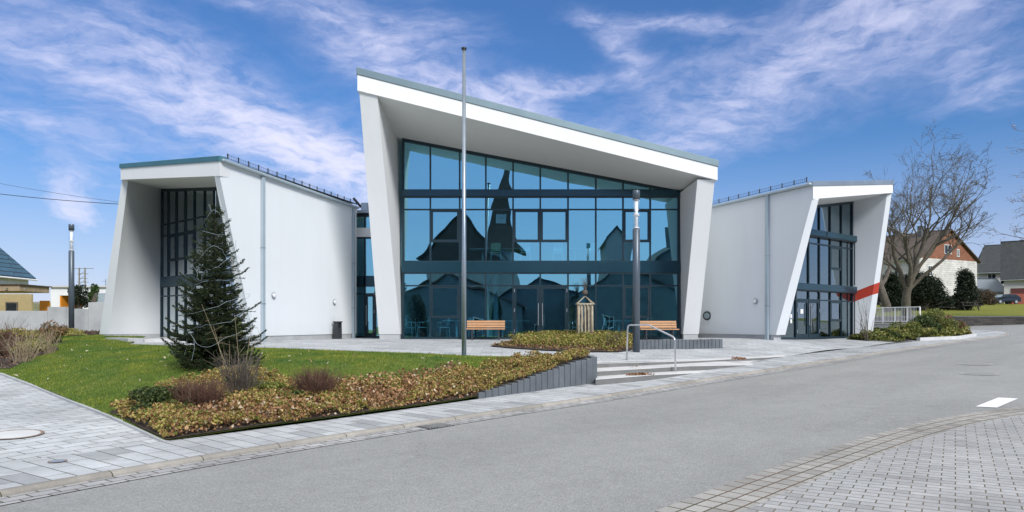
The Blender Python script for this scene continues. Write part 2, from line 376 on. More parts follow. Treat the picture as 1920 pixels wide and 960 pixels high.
def paver(name, bw, bh, offset, cols, mortar=(.10, .095, .085), ms=.008, swap=False, uv=True, rot=0, big=.25):
    m, t, b = new_mat(name)
    if uv: src = t.n('ShaderNodeTexCoord').outputs['UV']
    else: src = t.n('ShaderNodeNewGeometry').outputs['Position']
    sp = t.n('ShaderNodeSeparateXYZ'); t.L.new(src, sp.inputs[0])
    vec = t.comb(sp.outputs[1], sp.outputs[0]) if swap else t.comb(sp.outputs[0], sp.outputs[1])
    if rot:
        vr = t.n('ShaderNodeVectorRotate', rotation_type='Z_AXIS'); t.L.new(vec, vr.inputs[0]); vr.inputs['Angle'].default_value = R(rot); vec = vr.outputs[0]
    br = t.n('ShaderNodeTexBrick'); t.L.new(vec, br.inputs['Vector']); br.offset = offset
    br.inputs['Scale'].default_value = 1; br.inputs['Brick Width'].default_value = bw; br.inputs['Row Height'].default_value = bh
    br.inputs['Mortar Size'].default_value = ms; br.inputs['Mortar Smooth'].default_value = .2
    br.inputs['Color1'].default_value = (0, 0, 0, 1); br.inputs['Color2'].default_value = (1, 1, 1, 1); br.inputs['Mortar'].default_value = (.5, .5, .5, 1)
    per = t.n('ShaderNodeSeparateColor'); t.L.new(br.outputs[0], per.inputs[0])
    stone = t.ramp(per.outputs[0], [(0, cols[0]), (.12, cols[0]), (.2, cols[1]), (.8, cols[2]), (1, cols[3])])
    P = t.n('ShaderNodeNewGeometry').outputs['Position']
    n1 = t.noise(P, .7, 5, .65).outputs[0]; n2 = t.noise(P, 60, 4, .7).outputs[0]; n3 = t.noise(P, 6, 5, .7).outputs[0]
    stone = t.mix(1, stone, t.ramp(n1, [(.3, (1-big,)*3), (.7, (1+big*.4,)*3)]), 'MULTIPLY')
    stone = t.mix(1, stone, t.ramp(n2, [(.3, (.86,)*3), (.7, (1.1,)*3)]), 'MULTIPLY')
    stone = t.mix(1, stone, t.ramp(n3, [(.3, (.88,)*3), (.7, (1.08,)*3)]), 'MULTIPLY')
    mo = t.mix(t.mapr(t.noise(P, 1.1, 4, .6).outputs[0], .45, .62, 0, .8), mortar, (.055, .06, .03))
    c = t.mix(br.outputs['Fac'], stone, mo)
    dirt = t.mapr(t.noise(P, 1.7, 6, .7).outputs[0], .56, .74, 0, .38); c = t.mix(dirt, c, (.20, .185, .16))
    t.L.new(c, b.inputs['Base Color'])
    b.inputs['Roughness'].default_value = .8; b.inputs['Specular IOR Level'].default_value = .3
    h = t.math('ADD', t.math('MULTIPLY', br.outputs['Fac'], -1), t.math('MULTIPLY', n2, .25)); bump(t, b, h, .7, .006)
    return m
g4 = lambda a, k=(1, 1, 1): tuple(a*x for x in k)
BL = (.97, 1.0, 1.02)
M['pave_walk'] = paver('sidewalk_slabs', .62, .235, .37, [g4(.34, BL), g4(.46, BL), g4(.49, BL), g4(.53, BL)], swap=True, ms=.007)
M['pave_path'] = paver('path_pavers', .42, .21, .5, [g4(.42, BL), g4(.50, BL), g4(.53, BL), g4(.57, BL)], uv=False, rot=-62, ms=.007)
M['pave_plaza'] = paver('plaza_pavers', .6, .3, .5, [g4(.40, BL), g4(.47, BL), g4(.51, BL), g4(.56, BL)], uv=False, ms=.006, big=.15, mortar=(.2, .2, .19))
M['pave_near'] = paver('near_pavers', .23, .118, .5, [g4(.33), g4(.38), g4(.405), g4(.44)], ms=.006, mortar=(.16, .13, .09), uv=False, rot=33)
M['pave_gutter'] = paver('gutter_pavers', .20, .17, .0, [g4(.28, (1.04, .99, .92)), g4(.33, (1.04, 1, .93)), g4(.36, (1.04, 1, .93)), g4(.39, (1.04, 1, .93))], ms=.010, mortar=(.12, .08, .05))
M['pave_gutter_far'] = paver('kerb_gutter', .24, .16, .5, [g4(.30), g4(.36), g4(.40), g4(.45)], ms=.010, mortar=(.10, .085, .07))
M['kerb'] = paver('kerb_stone', 1.0, 3.0, 0, [g4(.27, (1.08, 1, .88)), g4(.30, (1.08, 1, .88)), g4(.32, (1.08, 1, .89)), g4(.34, (1.08, 1, .89))], ms=.006, mortar=(.07, .06, .05))
def lawn_mat(name, a, b_, c_):
    m, t, b = new_mat(name); P = t.n('ShaderNodeNewGeometry').outputs['Position']
    n1 = t.noise(P, .8, 5, .65).outputs[0]; n2 = t.noise(P, 25, 5, .7).outputs[0]
    f = t.math('ADD', t.math('MULTIPLY', n1, .6), t.math('MULTIPLY', n2, .4))
    t.L.new(t.ramp(f, [(.32, a), (.5, b_), (.68, c_)]), b.inputs['Base Color']); b.inputs['Roughness'].default_value = .9; b.inputs['Specular IOR Level'].default_value = .15
    bump(t, b, n2, 1, .03); return m
M['lawn'] = lawn_mat('lawn_ground', (.045, .085, .012), (.09, .14, .022), (.15, .17, .04))
M['lawn_far'] = lawn_mat('park_lawn', (.10, .13, .02), (.17, .18, .03), (.22, .21, .045))
def brick_like(name, bw, bh, c1, c2, mortar, axes='xz', rough=.8, ms=.01, bst=.5):
    m, t, b = new_mat(name); tc = t.n('ShaderNodeTexCoord'); sp = t.n('ShaderNodeSeparateXYZ'); t.L.new(tc.outputs['Object'], sp.inputs[0])
    u = t.math('ADD', sp.outputs[0], sp.outputs[1]); br = t.n('ShaderNodeTexBrick'); t.L.new(t.comb(u, sp.outputs[2]), br.inputs['Vector'])
    br.inputs['Scale'].default_value = 1; br.inputs['Brick Width'].default_value = bw; br.inputs['Row Height'].default_value = bh; br.inputs['Mortar Size'].default_value = ms
    br.inputs['Color1'].default_value = (*c1, 1); br.inputs['Color2'].default_value = (*c2, 1); br.inputs['Mortar'].default_value = (*mortar, 1)
    n_ = t.noise(tc.outputs['Object'], 1.2, 6, .65).outputs[0]
    t.L.new(t.mix(1, br.outputs[0], t.ramp(n_, [(.3, (.72,)*3), (.7, (1.15,)*3)]), 'MULTIPLY'), b.inputs['Base Color']); b.inputs['Roughness'].default_value = rough
    bump(t, b, br.outputs['Fac'], -bst, .02) ; return m
M['roof_blue'] = brick_like('blue_roof_tiles', 6, .33, (.035, .105, .165), (.03, .09, .14), (.008, .02, .03), ms=.035)
M['roof_dark'] = brick_like('dark_slate_roof', .35, .25, (.035, .042, .045), (.05, .055, .055), (.02, .02, .02))
M['roof_brown'] = brick_like('brown_tile_roof', .3, .3, (.08, .062, .048), (.11, .08, .06), (.03, .025, .02))
M['roof_slate_red'] = brick_like('church_slate', .4, .25, (.075, .045, .036), (.10, .06, .048), (.03, .022, .02))
M['gable_brick'] = brick_like('gable_shingles', .3, .22, (.25, .10, .055), (.32, .13, .07), (.10, .05, .03))
M['wall_old'] = mat('old_white_render', (.62, .60, .56), .85, var=.12, vs=.5, bscale=8)
M['boards'] = brick_like('old_white_boards', 3.1, .3, (.60, .585, .55), (.68, .66, .62), (.36, .34, .31), ms=.018, bst=.6)
M['stonewall'] = brick_like('dry_stone_wall', .5, .14, (.035, .03, .026), (.09, .08, .07), (.012, .011, .01), bst=1)
M['tanwall'] = mat('tan_wall', (.42, .33, .17), .8, var=.08)
M['orange'] = mat('orange_paint', (.70, .26, .02), .6, var=.05)
M['window_dark'] = mat('dark_window', (.02, .025, .03), .1, 0, var=.1)

# ------------------------------------------------------------------ heights and plan curves
_sp = np.array([-400, -30, -8, 1.1, 3.6, 6.7, 10.8, 13.4, 16.9, 22, 26, 34.6, 47, 54, 62, 80, 400])
_zp = np.array([-1.1, -1.05, -1.02, -1, -1, -.95, -.86, -.78, -.63, -.46, -.35, -.2, -.05, .28, .62, .9, .9])
_ss = np.linspace(-60, 140, 2001); _g = np.interp(_ss, _sp, _zp); _k = np.exp(-.5*(np.arange(-25, 26)/10.0)**2); _k /= _k.sum()
_g = np.convolve(np.pad(_g, 25, 'edge'), _k, 'valid')
def zroad(x, y): return np.interp((np.asarray(x)+np.asarray(y))/math.sqrt(2), _ss, _g)
WALK = .055
def zwalk(x, y): return zroad(x, y)+WALK
def smooth_line(pts, n=140):
    P = np.array([(p[0], p[1]) for p in pts]); d = np.r_[0, np.cumsum(np.hypot(*np.diff(P, axis=0).T))]
    s = np.linspace(0, d[-1], n); q = np.stack([np.interp(s, d, P[:, i]) for i in range(2)], 1)
    w_ = max(2, n//28); k = np.hanning(2*w_+3)[1:-1]; k /= k.sum()
    ext = np.vstack([2*q[0]-q[1:w_+1][::-1], q, 2*q[-1]-q[-w_-1:-1][::-1]])
    return np.stack([np.convolve(ext[:, i], k, 'valid') for i in range(2)], 1)
def offset(q, o):
    t = np.gradient(q, axis=0); t /= np.linalg.norm(t, axis=1)[:, None]; return q+np.stack([-t[:, 1], t[:, 0]], 1)*o    # + = left of travel
def arclen(q): return np.r_[0, np.cumsum(np.hypot(*np.diff(q, axis=0).T))]
kerb_px = [(0, 922), (112, 898), (296, 867), (450, 843), (589, 822), (709, 803), (814, 788), (910, 773), (994, 761), (1135, 741), (1277, 717), (1447, 692), (1580, 671), (1697, 653), (1822, 636), (1880, 628.5)]
kerb_pts = [hit(a, b, zwalk) for a, b in kerb_px]
d0 = (kerb_pts[0]-kerb_pts[2]).normalized()
tip = kerb_pts[-1]
kerb_all = [kerb_pts[0]+d0*22, kerb_pts[0]+d0*10]+kerb_pts
tail = [(tip.x+2.6, tip.y+2.8), (tip.x+3.2, tip.y+5.2), (tip.x+1.2, tip.y+7.5), (tip.x-3, tip.y+9.0), (tip.x-14, tip.y+11.5)]
KERB = smooth_line([(p[0], p[1]) for p in kerb_all]+tail, 420)
inner_px = [(0, 869), (140, 848), (311, 827), (480, 805), (640, 784), (770, 766), (895, 748), (1010, 732), (1114, 717), (1277, 697), (1380, 683), (1476, 668), (1600, 653), (1722, 639), (1817, 627)]
inner_pts = [hit(a, b, zwalk) for a, b in inner_px]
INNER = smooth_line([(inner_pts[0]+d0*22).xy, (inner_pts[0]+d0*10).xy]+[p.xy for p in inner_pts], 240)
near_px = [(1228, 960), (1340, 915), (1440, 880), (1530, 851), (1600, 826), (1680, 803), (1759, 784), (1840, 770), (1920, 762)]
near_pts = [hit(a, b, zroad) for a, b in near_px]
dn = (near_pts[0]-near_pts[2]).normalized(); de_ = (near_pts[-1]-near_pts[-2]).normalized()
e0 = near_pts[-1]
NEAR = smooth_line([(near_pts[0]+dn*20).xy, (near_pts[0]+dn*8).xy]+[p.xy for p in near_pts]+[(e0.x+3, e0.y+.9), (e0.x+7, e0.y+1.0), (e0.x+14, e0.y-1), (e0.x+30, e0.y-10)], 300)
print('kerb', [tuple(round(c, 2) for c in p) for p in kerb_pts]); print('inner', [tuple(round(c, 2) for c in p) for p in inner_pts]); print('near', [tuple(round(c, 2) for c in p) for p in near_pts])

def strip(name, qa, qb, za, zb, mt, rows=1, label=None, cat=None, kind='structure', v0=0, parent=None):
    """ruled ribbon between plan lines qa and qb, UV in metres along and across"""
    n = len(qa); s = arclen(qa); V = []; UV = []; Fc = []
    for i in range(n):
        wd = np.linalg.norm(qb[i]-qa[i])
        for j in range(rows+1):
            f = j/rows; x, y = qa[i]*(1-f)+qb[i]*f
            z = (za(x, y)*(1-f)+zb(x, y)*f) if callable(za) else za
            V.append((x, y, float(z))); UV.append((s[i]+1000, v0+wd*f+50.0))
    for i in range(n-1):
        for j in range(rows):
            a = i*(rows+1)+j; Fc.append((a, a+1, a+rows+2, a+rows+1))
    mb = MB(); mb.add(V, Fc, UV); o = mb.build(name, mt, parent, fixn=False)
    me = o.data
    if me.polygons[0].normal.z < 0: me.flip_normals()
    if kind: o['kind'] = kind
    return setp(o, label, cat)
def region(name, poly, hf, mt, cell=.5, kind='structure', off=0.0, label=None, cat=None):
    bm = bmesh.new(); vs = [bm.verts.new((p[0], p[1], 0)) for p in poly]; bm.faces.new(vs)
    bmesh.ops.triangulate(bm, faces=bm.faces[:])
    xs = [p[0] for p in poly]; ys = [p[1] for p in poly]
    for ax, lo, hi in ((0, min(xs), max(xs)), (1, min(ys), max(ys))):
        c = math.floor(lo/cell)*cell+cell
        while c < hi:
            co = (c, 0, 0) if ax == 0 else (0, c, 0); no = (1, 0, 0) if ax == 0 else (0, 1, 0)
            bmesh.ops.bisect_plane(bm, geom=bm.verts[:]+bm.edges[:]+bm.faces[:], plane_co=co, plane_no=no, dist=1e-5); c += cell
    X = np.array([v.co.x for v in bm.verts]); Y = np.array([v.co.y for v in bm.verts]); Z = np.atleast_1d(hf(X, Y))+off
    for v, z in zip(bm.verts, Z): v.co.z = float(z)
    bmesh.ops.recalc_face_normals(bm, faces=bm.faces)
    me = bpy.data.meshes.new(name); bm.to_mesh(me); bm.free()
    if sum(p.normal.z for p in me.polygons) < 0: me.flip_normals()
    for p in me.polygons: p.use_smooth = True
    me.materials.append(mt); o = bpy.data.objects.new(name, me); COL.objects.link(o); 
    if kind: o['kind'] = kind
    return setp(o, label, cat)
def inpoly(x, y, poly):
    P = np.array([(p[0], p[1]) for p in poly]); x = np.asarray(x); y = np.asarray(y); c = np.zeros(x.shape, bool); j = len(P)-1
    for i in range(len(P)):
        xi, yi = P[i]; xj, yj = P[j]
        with np.errstate(divide='ignore', invalid='ignore'):
            t = ((yi > y) != (yj > y)) & (x < (xj-xi)*(y-yi)/(yj-yi+1e-12)+xi)
        c ^= t; j = i
    return c

# plaza height
st_l = at(1117, 681, 17.3); st_m = at(1300, 676, 19.0)
st_r = inner_pts[11]
pl_ctrl = [(-5, 27.8, 0), (0, 27.8, 0), (3, 27.8, 0), (7, 27.8, 0), (9.9, 25.7, .0), (15, 30, 0), (-8.7, 22.8, 0), (-14, 25, .02), (-17, 28, .08), (-8, 20, -.10), (-12, 20.5, -.08), (-4, 17.6, -.31),
           (-1, 16.4, -.40), (-7, 30, 0), (9, 34, 0), tuple(st_l), tuple(st_m), (-16, 22, -.02)]
for p in inner_pts[11:]: pl_ctrl.append((p.x, p.y, p.z))
pl_ctrl += [(-25, 34, .1), (30, 45, .3)]
zplaza = TPS(pl_ctrl, .002)
flag_p = hit(870, 668, zplaza); lamp_p = hit(1193, 660, zplaza)
print('flag', flag_p, 'lamp', lamp_p)
# lawn edge (far)
lawn_far_px = [(240, 645), (322, 648), (487, 652), (640, 658), (760, 662), (865, 667), (950, 671), (1010, 674)]
lawn_far = [hit(a, b, zplaza) for a, b in lawn_far_px]
print('lawnfar', [tuple(round(c, 2) for c in p) for p in lawn_far])
# left path: edge line between lawn and path
path_edge = [at(311, 825, inner_pts[2].y), at(230, 790, 10.1), at(150, 757, 12.0), at(70, 725, 14.4), at(0, 699, 17.0), at(-80, 675, 20.5)]
path_edge[0].z = inner_pts[2].z
# palisade wall plan (left end to corner), follows the pavement's inner edge
pal_px = [(893, 748, 738), (960, 739, 718), (1030, 729.5, 694), (1080, 723, 677), (1107, 719.5, 671)]
pal = []
for a, b, c in pal_px:
    p = hit(a, b, zwalk); pal.append((p, at(a, c, p.y).z))
print('pal', [(tuple(round(c, 2) for c in p), round(z, 2)) for p, z in pal])
PE = pal[-1][0]
lw_ctrl = [(p.x, p.y, p.z) for p in lawn_far[:-1]]+[(p.x, p.y, p.z) for p in path_edge]
lw_ctrl += [(p.x, p.y, p.z+.03) for p in inner_pts[3:6]]+[(p.x, p.y, z-.06) for p, z in pal]
lw_ctrl += [(.2, 16.9, -.22), (-1.2, 14.6, -.36), (-4.5, 13.5, -.42), (-8, 15.5, -.34), (-14, 22, -.02), (-16, 26, .12), (-19, 29, .16), (-17.2, 20, -.3), (-22, 27, .1), (-2.6, 12.6, -.60)]
zlawn = TPS(lw_ctrl, .002)
pa_ctrl = [(p.x, p.y, p.z-.03) for p in path_edge]+[(q[0], q[1], float(zwalk(*q))) for q in INNER[::3] if q[0] < inner_pts[2].x-.1]
pa_ctrl += [(-20, 14, -.8), (-26, 24, -.4)]
zpath = TPS(pa_ctrl, 1e-5)

# ------------------------------------------------------------------ ground, road, pavements
def zbase(x, y):
    x = np.asarray(x, float); y = np.asarray(y, float)
    t = np.clip((y-46)/14, 0, 1); t = t*t*(3-2*t); return -1.4*(1-t)+t*(0.55+np.clip(y-52, 0, 140)*.047)
def ground():
    a = np.r_[-3000, -1200, -500, -250, -150, np.arange(-100, 101, 10), 150, 250, 500, 1200, 3000]; b = np.r_[-3000, -1000, -400, -150, np.arange(-80, 161, 8), 200, 400, 1000, 3000]
    X, Y = np.meshgrid(a, b); V = np.stack([X.ravel(), Y.ravel(), zbase(X, Y).ravel()], 1); n = len(a); m = len(b)
    Fc = [(j*n+i, j*n+i+1, (j+1)*n+i+1, (j+1)*n+i) for j in range(m-1) for i in range(n-1)]
    o = npmesh('ground', V, Fc, M['lawn_far']); o['kind'] = 'structure'
ground()
n_tip = 0
road_poly = [tuple(p) for p in KERB[::3]] 
gut_in = offset(KERB, -.02)
road_poly = [tuple(p) for p in offset(KERB, -.04)[::4]]+[(10, 52), (30, 49.3), (50, 50.2), (75, 51)]+[(75, -20)]+[tuple(p) for p in offset(NEAR, -.0)[::-1][::4]]+[(-2, -20), (-26, -20)]
road_poly = [tuple(p) for p in offset(KERB, -.04)[::4]]+[(10, 52), (30, 49.6), (50, 50.4), (75, 51), (75, 2)]+[tuple(p) for p in NEAR[::-1][::4]]
road_o = region('road', road_poly, zroad, M['asphalt'], cell=1.0)
# near pavement
NR = NEAR
g1 = offset(NR, -.19); g2 = offset(NR, -.38); g3 = offset(NR, -.56)
zr = lambda o: (lambda x, y: float(zroad(x, y))+o)
strip('gutter', NR, g3, zr(.006), zr(.012), M['pave_gutter'], rows=2)
far = offset(NR, -15.0)
NP = offset(NR, -9.0)
strip('near_pavement', g3, offset(NR, -5.5), zr(.016), zr(.05), M['pave_near'], rows=8)
strip('near_ground', offset(NR, -5.5), offset(NR, -13), zr(.045), zr(.1), M['asphalt'], rows=3)
# far side: gutter stones on the road, kerb, sidewalk
strip('kerb_gutter', offset(KERB, -.03), offset(KERB, -.36), zr(.008), zr(.008), M['pave_gutter_far'], rows=1)
def kerb():
    prof = [(-.03, -.1), (-.03, .02), (-.02, .037), (.0, .049), (.02, .056), (.08, .058), (.10, .048)]
    q = KERB; s = arclen(q); lines = [offset(q, o) for o, _ in prof]; mb = MB(); V = []; UV = []; Fc = []; k = len(prof)
    for i in range(len(q)):
        z = float(zroad(*q[i]))
        for j, (o, h) in enumerate(prof): V.append((*lines[j][i], z+h)); UV.append((s[i], 1.5))
    for i in range(len(q)-1):
        for j in range(k-1): Fc.append((i*k+j, i*k+j+1, (i+1)*k+j+1, (i+1)*k+j))
    mb.add(V, Fc, UV); o = mb.build('kerb', M['kerb'], fixn=False)
    if o.data.polygons[2].normal.z < 0: o.data.flip_normals()
    for p in o.data.polygons: p.use_smooth = True
    o['kind'] = 'structure'
kerb()
kb = offset(KERB, .098)
def nearest_on(q, line):
    best = None
    for a, b in zip(line[:-1], line[1:]):
        ab = b-a; t = np.clip(np.dot(q-a, ab)/max(1e-9, np.dot(ab, ab)), 0, 1); p = a+ab*t; d = np.sum((p-q)**2)
        if best is None or d < best[0]: best = (d, p)
    return best[1]
INN_EXT = np.vstack([INNER, [[24.0, 41.0], [16, 43], [8, 45]]])
side_in = np.array([nearest_on(q, INN_EXT) for q in kb])
strip('sidewalk', kb, side_in, zr(WALK), zr(WALK), M['pave_walk'], rows=3)

bed_back = Vector((1.25, 16.5, -.2))
lawn_poly = [p.xy for p in lawn_far]+[(PE.x-.3, 16.6), (PE.x, PE.y+.1)]+[p.xy for p, z in pal[::-1]]+[p.xy for p in inner_pts[5:1:-1]]+[p.xy for p in path_edge[1:]]+[(-26, 24), (-24, 32), (-18, 31.5), (-16.9, 28), (-15.6, 26.2), (-13.2, 24.6), (-12.6, 23.2)]
lawn_o = region('lawn', lawn_poly, zlawn, M['lawn'], cell=.5, off=.004)
plaza_poly = [p.xy for p in lawn_far[::-1]]+[(-12.6, 23.2), (-13.2, 24.6), (-15.6, 26.2), (-16.9, 28), (-18, 31.5), (-18, 34), (-4, 34), (18, 34), (17.2, 31.2)]+[p.xy for p in inner_pts[14:10:-1]]+[st_m.xy, st_l.xy, (1.30, 17.0)]
plaza_poly = [p.xy for p in lawn_far[::-1]]+[(-12.6, 23.2), (-13.2, 24.6), (-15.6, 26.2), (-16.9, 28), (-17, 31.5), (-4, 31.5), (17, 31.5), (23, 36)]+[p.xy for p in inner_pts[13:10:-1]]+[st_m.xy, st_l.xy, (1.30, 17.0)]
region('plaza', plaza_poly, zplaza, M['pave_plaza'], cell=.5)
path_poly = [p.xy for p in path_edge]+[(-26, 24), (-32, 20)]+[tuple(INNER[0])]+[tuple(q) for q in INNER[1:] if q[0] < inner_pts[2].x-.02][::2]
region('path', path_poly, zpath, M['pave_path'], cell=.6)
# stone edging between path and lawn, path and pavement
def edging(name, pts, hf, w, h, mt, joint=1.0):
    q = smooth_line(pts, 60); mb = MB()
    for i in range(len(q)-1):
        a = Vector((*q[i], float(hf(*q[i]))+h/2-.05)); b = Vector((*q[i+1], float(hf(*q[i+1]))+h/2-.05)); mb.bar(a, b, w, h+.1)
    o = mb.build(name, mt); o['kind'] = 'structure'; return o
edging('path_edging', [p.xy for p in path_edge], zpath, .07, .035, M['concrete'])

# ------------------------------------------------------------------ steps
def steps():
    t = thing('entrance_steps', 'three broad pale concrete steps fading into the rising pavement', 'steps', (2, 16, -.7))
    rows = [((1117, 681, 17.3), (1300, 676.5, 18.9), st_r, 1), ((1117, 696, 16.1), (1290, 686, 17.5), at(1410, 675, 19.0), 2), ((1117, 711, 15.25), (1220, 703, 16.0), at(1308, 695, 17.3), 3)]
    L = []
    for a, b, c, k in rows:
        A = at(*a); B = at(*b); C_ = Vector(c); L.append([A, B, C_])
    L[1][2].z = zwalk(L[1][2].x, L[1][2].y)+.006; L[2][2].z = zwalk(L[2][2].x, L[2][2].y)+.006
    def dens(P, n=14):
        q = smooth_line([p.xy for p in P], n); s = np.linspace(0, 1, n); s0 = arclen(q)/arclen(q)[-1]
        zz = np.interp(s0, [0, (P[1].xy-P[0].xy).length/((P[1].xy-P[0].xy).length+(P[2].xy-P[1].xy).length), 1], [p.z for p in P])
        return [Vector((*a, z)) for a, z in zip(q, zz)]
    backs = [Vector((0, 1, 0))*1.5]
    for k, P in enumerate(L):
        D = dens(P); n = len(D)
        bk = [p+Vector((-.25, .36, 0)) for p in D] if k == 0 else [None]*n
        prevD = dens(L[k-1]) if k else None
        top = MB(); 
        if k: bk = [Vector((q.x, q.y+.02, p.z)) for p, q in zip(D, prevD)]
        else: bk = [Vector((p.x-.02, p.y+.34, float(zplaza(p.x-.02, p.y+.34))+.004)) for p in D]
        for i in range(n-1):
            top.slab([D[i], D[i+1], bk[i+1], bk[i]], (0, 0, -.014))
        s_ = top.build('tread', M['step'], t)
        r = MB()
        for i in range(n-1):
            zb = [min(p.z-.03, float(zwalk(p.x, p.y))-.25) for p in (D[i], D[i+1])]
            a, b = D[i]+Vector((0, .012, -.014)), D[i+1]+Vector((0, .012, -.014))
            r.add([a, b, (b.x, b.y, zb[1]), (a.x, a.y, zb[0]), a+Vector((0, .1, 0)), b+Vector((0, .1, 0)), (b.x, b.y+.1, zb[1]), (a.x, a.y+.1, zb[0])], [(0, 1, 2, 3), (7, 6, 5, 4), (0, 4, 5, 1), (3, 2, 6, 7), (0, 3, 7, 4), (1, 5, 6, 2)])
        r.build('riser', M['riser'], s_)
    # ground slab closing the gap under the treads
steps()
# ------------------------------------------------------------------ palisade walls
def palisade(name, label, pts, w=.17, th=.14, gap=.008, base=.35):
    """pts: list of (Vector ground, top z)"""
    q = [p for p, z in pts]; t = thing(name, label, 'low wall', tuple(q[0]))
    d = [0]
    for a, b in zip(q[:-1], q[1:]): d.append(d[-1]+(b.xy-a.xy).length)
    n = max(1, int(d[-1]/(w+gap))); 
    for k in range(n):
        s = (k+.5)*(d[-1]/n); x = np.interp(s, d, [p.x for p in q]); y = np.interp(s, d, [p.y for p in q]); zt = np.interp(s, d, [z for p, z in pts]); zb = np.interp(s, d, [p.z for p in q])
        s2 = min(s+.05, d[-1]); s1 = max(0, s-.05)
        ang = math.atan2(np.interp(s2, d, [p.y for p in q])-np.interp(s1, d, [p.y for p in q]), np.interp(s2, d, [p.x for p in q])-np.interp(s1, d, [p.x for p in q]))
        mb = MB(); zt += random.uniform(-.008, .008); ang += random.uniform(-.02, .02)
        mb.box((x, y, (zt+zb-base)/2), (w*d[-1]/n/(w+gap)*.97, th, zt-zb+base), rz=ang); mb.build('palisade_stone', M['conc_dark'], t, bevel=.012)
    return t
pw = [(p+Vector((.0, .07, 0)), z) for p, z in pal]
palisade('palisade_wall', 'dark grey palisade stone wall stepping up around the flower bed to the steps', pw+[])
palisade('palisade_wall', 'short dark palisade return wall between flower bed corner and the plaza', [(Vector((PE.x+.09, PE.y+.02, -.7)), -.14), (Vector((PE.x+.02, 17.15, -.6)), -.16)])
pr = [hit(1196, 655, zplaza), hit(1353, 652.5, zplaza)]
palisade('palisade_wall', 'straight low dark palisade wall in front of the right bench', [(pr[0], pr[0].z+.30), (pr[1], pr[1].z+.31)], w=.14)

# ------------------------------------------------------------------ the building
HALL = thing('community_hall', 'white modern community hall with slanted roofs and tall dark framed glass fronts', 'building', (0, 28, 0))
def patch(mb, a, b, c, d, nu=8, nv=8, th=None):
    """bilinear surface a-b-c-d"""
    V = []; 
    for j in range(nv+1):
        for i in range(nu+1):
            u = i/nu; v = j/nv; V.append((Vector(a)*(1-u)+Vector(b)*u)*(1-v)+(Vector(d)*(1-u)+Vector(c)*u)*v)
    mb.add(V, [(j*(nu+1)+i, j*(nu+1)+i+1, (j+1)*(nu+1)+i+1, (j+1)*(nu+1)+i) for j in range(nv) for i in range(nu)])
PL = .2
def lerp(a, b, t): return Vector(a)*(1-t)+Vector(b)*t
def atz(a, b, z): return lerp(a, b, (z-a[2])/(b[2]-a[2]))
def wall_solid(name, outer, inner, mt, plinth=True):
    """outer/inner: [front base, front top, back top, back base]; wall above z=PL, recessed plinth below"""
    o = [Vector(p) for p in outer]; i = [Vector(p) for p in inner]
    of, ob, if_, ib = atz(o[0], o[1], PL), atz(o[3], o[2], PL), atz(i[0], i[1], PL), atz(i[3], i[2], PL)
    mb = MB(); A = [of]+o[1:-1]+[ob]; B = [if_]+i[1:-1]+[ib]
    n = len(A)
    if n == 4:
        patch(mb, A[0], A[1], A[2], A[3]); patch(mb, B[0], B[1], B[2], B[3])
        for k in range(4): k2 = (k+1) % 4; patch(mb, A[k], A[k2], B[k2], B[k])
        bm_w = mb
    else: mb.hexa(A, B)
    w = mb.build(name, mt, HALL)
    bm = bmesh.new(); bm.from_mesh(w.data); bmesh.ops.remove_doubles(bm, verts=bm.verts, dist=1e-4); bmesh.ops.recalc_face_normals(bm, faces=bm.faces); bm.to_mesh(w.data); bm.free()
    for p_ in w.data.polygons: p_.use_smooth = True
    w.data.set_sharp_from_angle(angle=R(30))
    c = (of+ob+if_+ib)/4; sh = lambda p: Vector((p.x+(c.x-p.x)*.0, p.y, p.z))
    ins = .025
    dF = (ob-of).normalized(); dS = (if_-of).normalized()
    q = [of+dF*ins+dS*ins, ob-dF*ins+dS*ins, ib-dF*ins-dS*ins, if_+dF*ins-dS*ins]
    MB().hexa([Vector((p.x, p.y, -.35)) for p in q], [Vector((p.x, p.y, PL-.0)) for p in q]).build('plinth', M['plinth'], w)
    return w
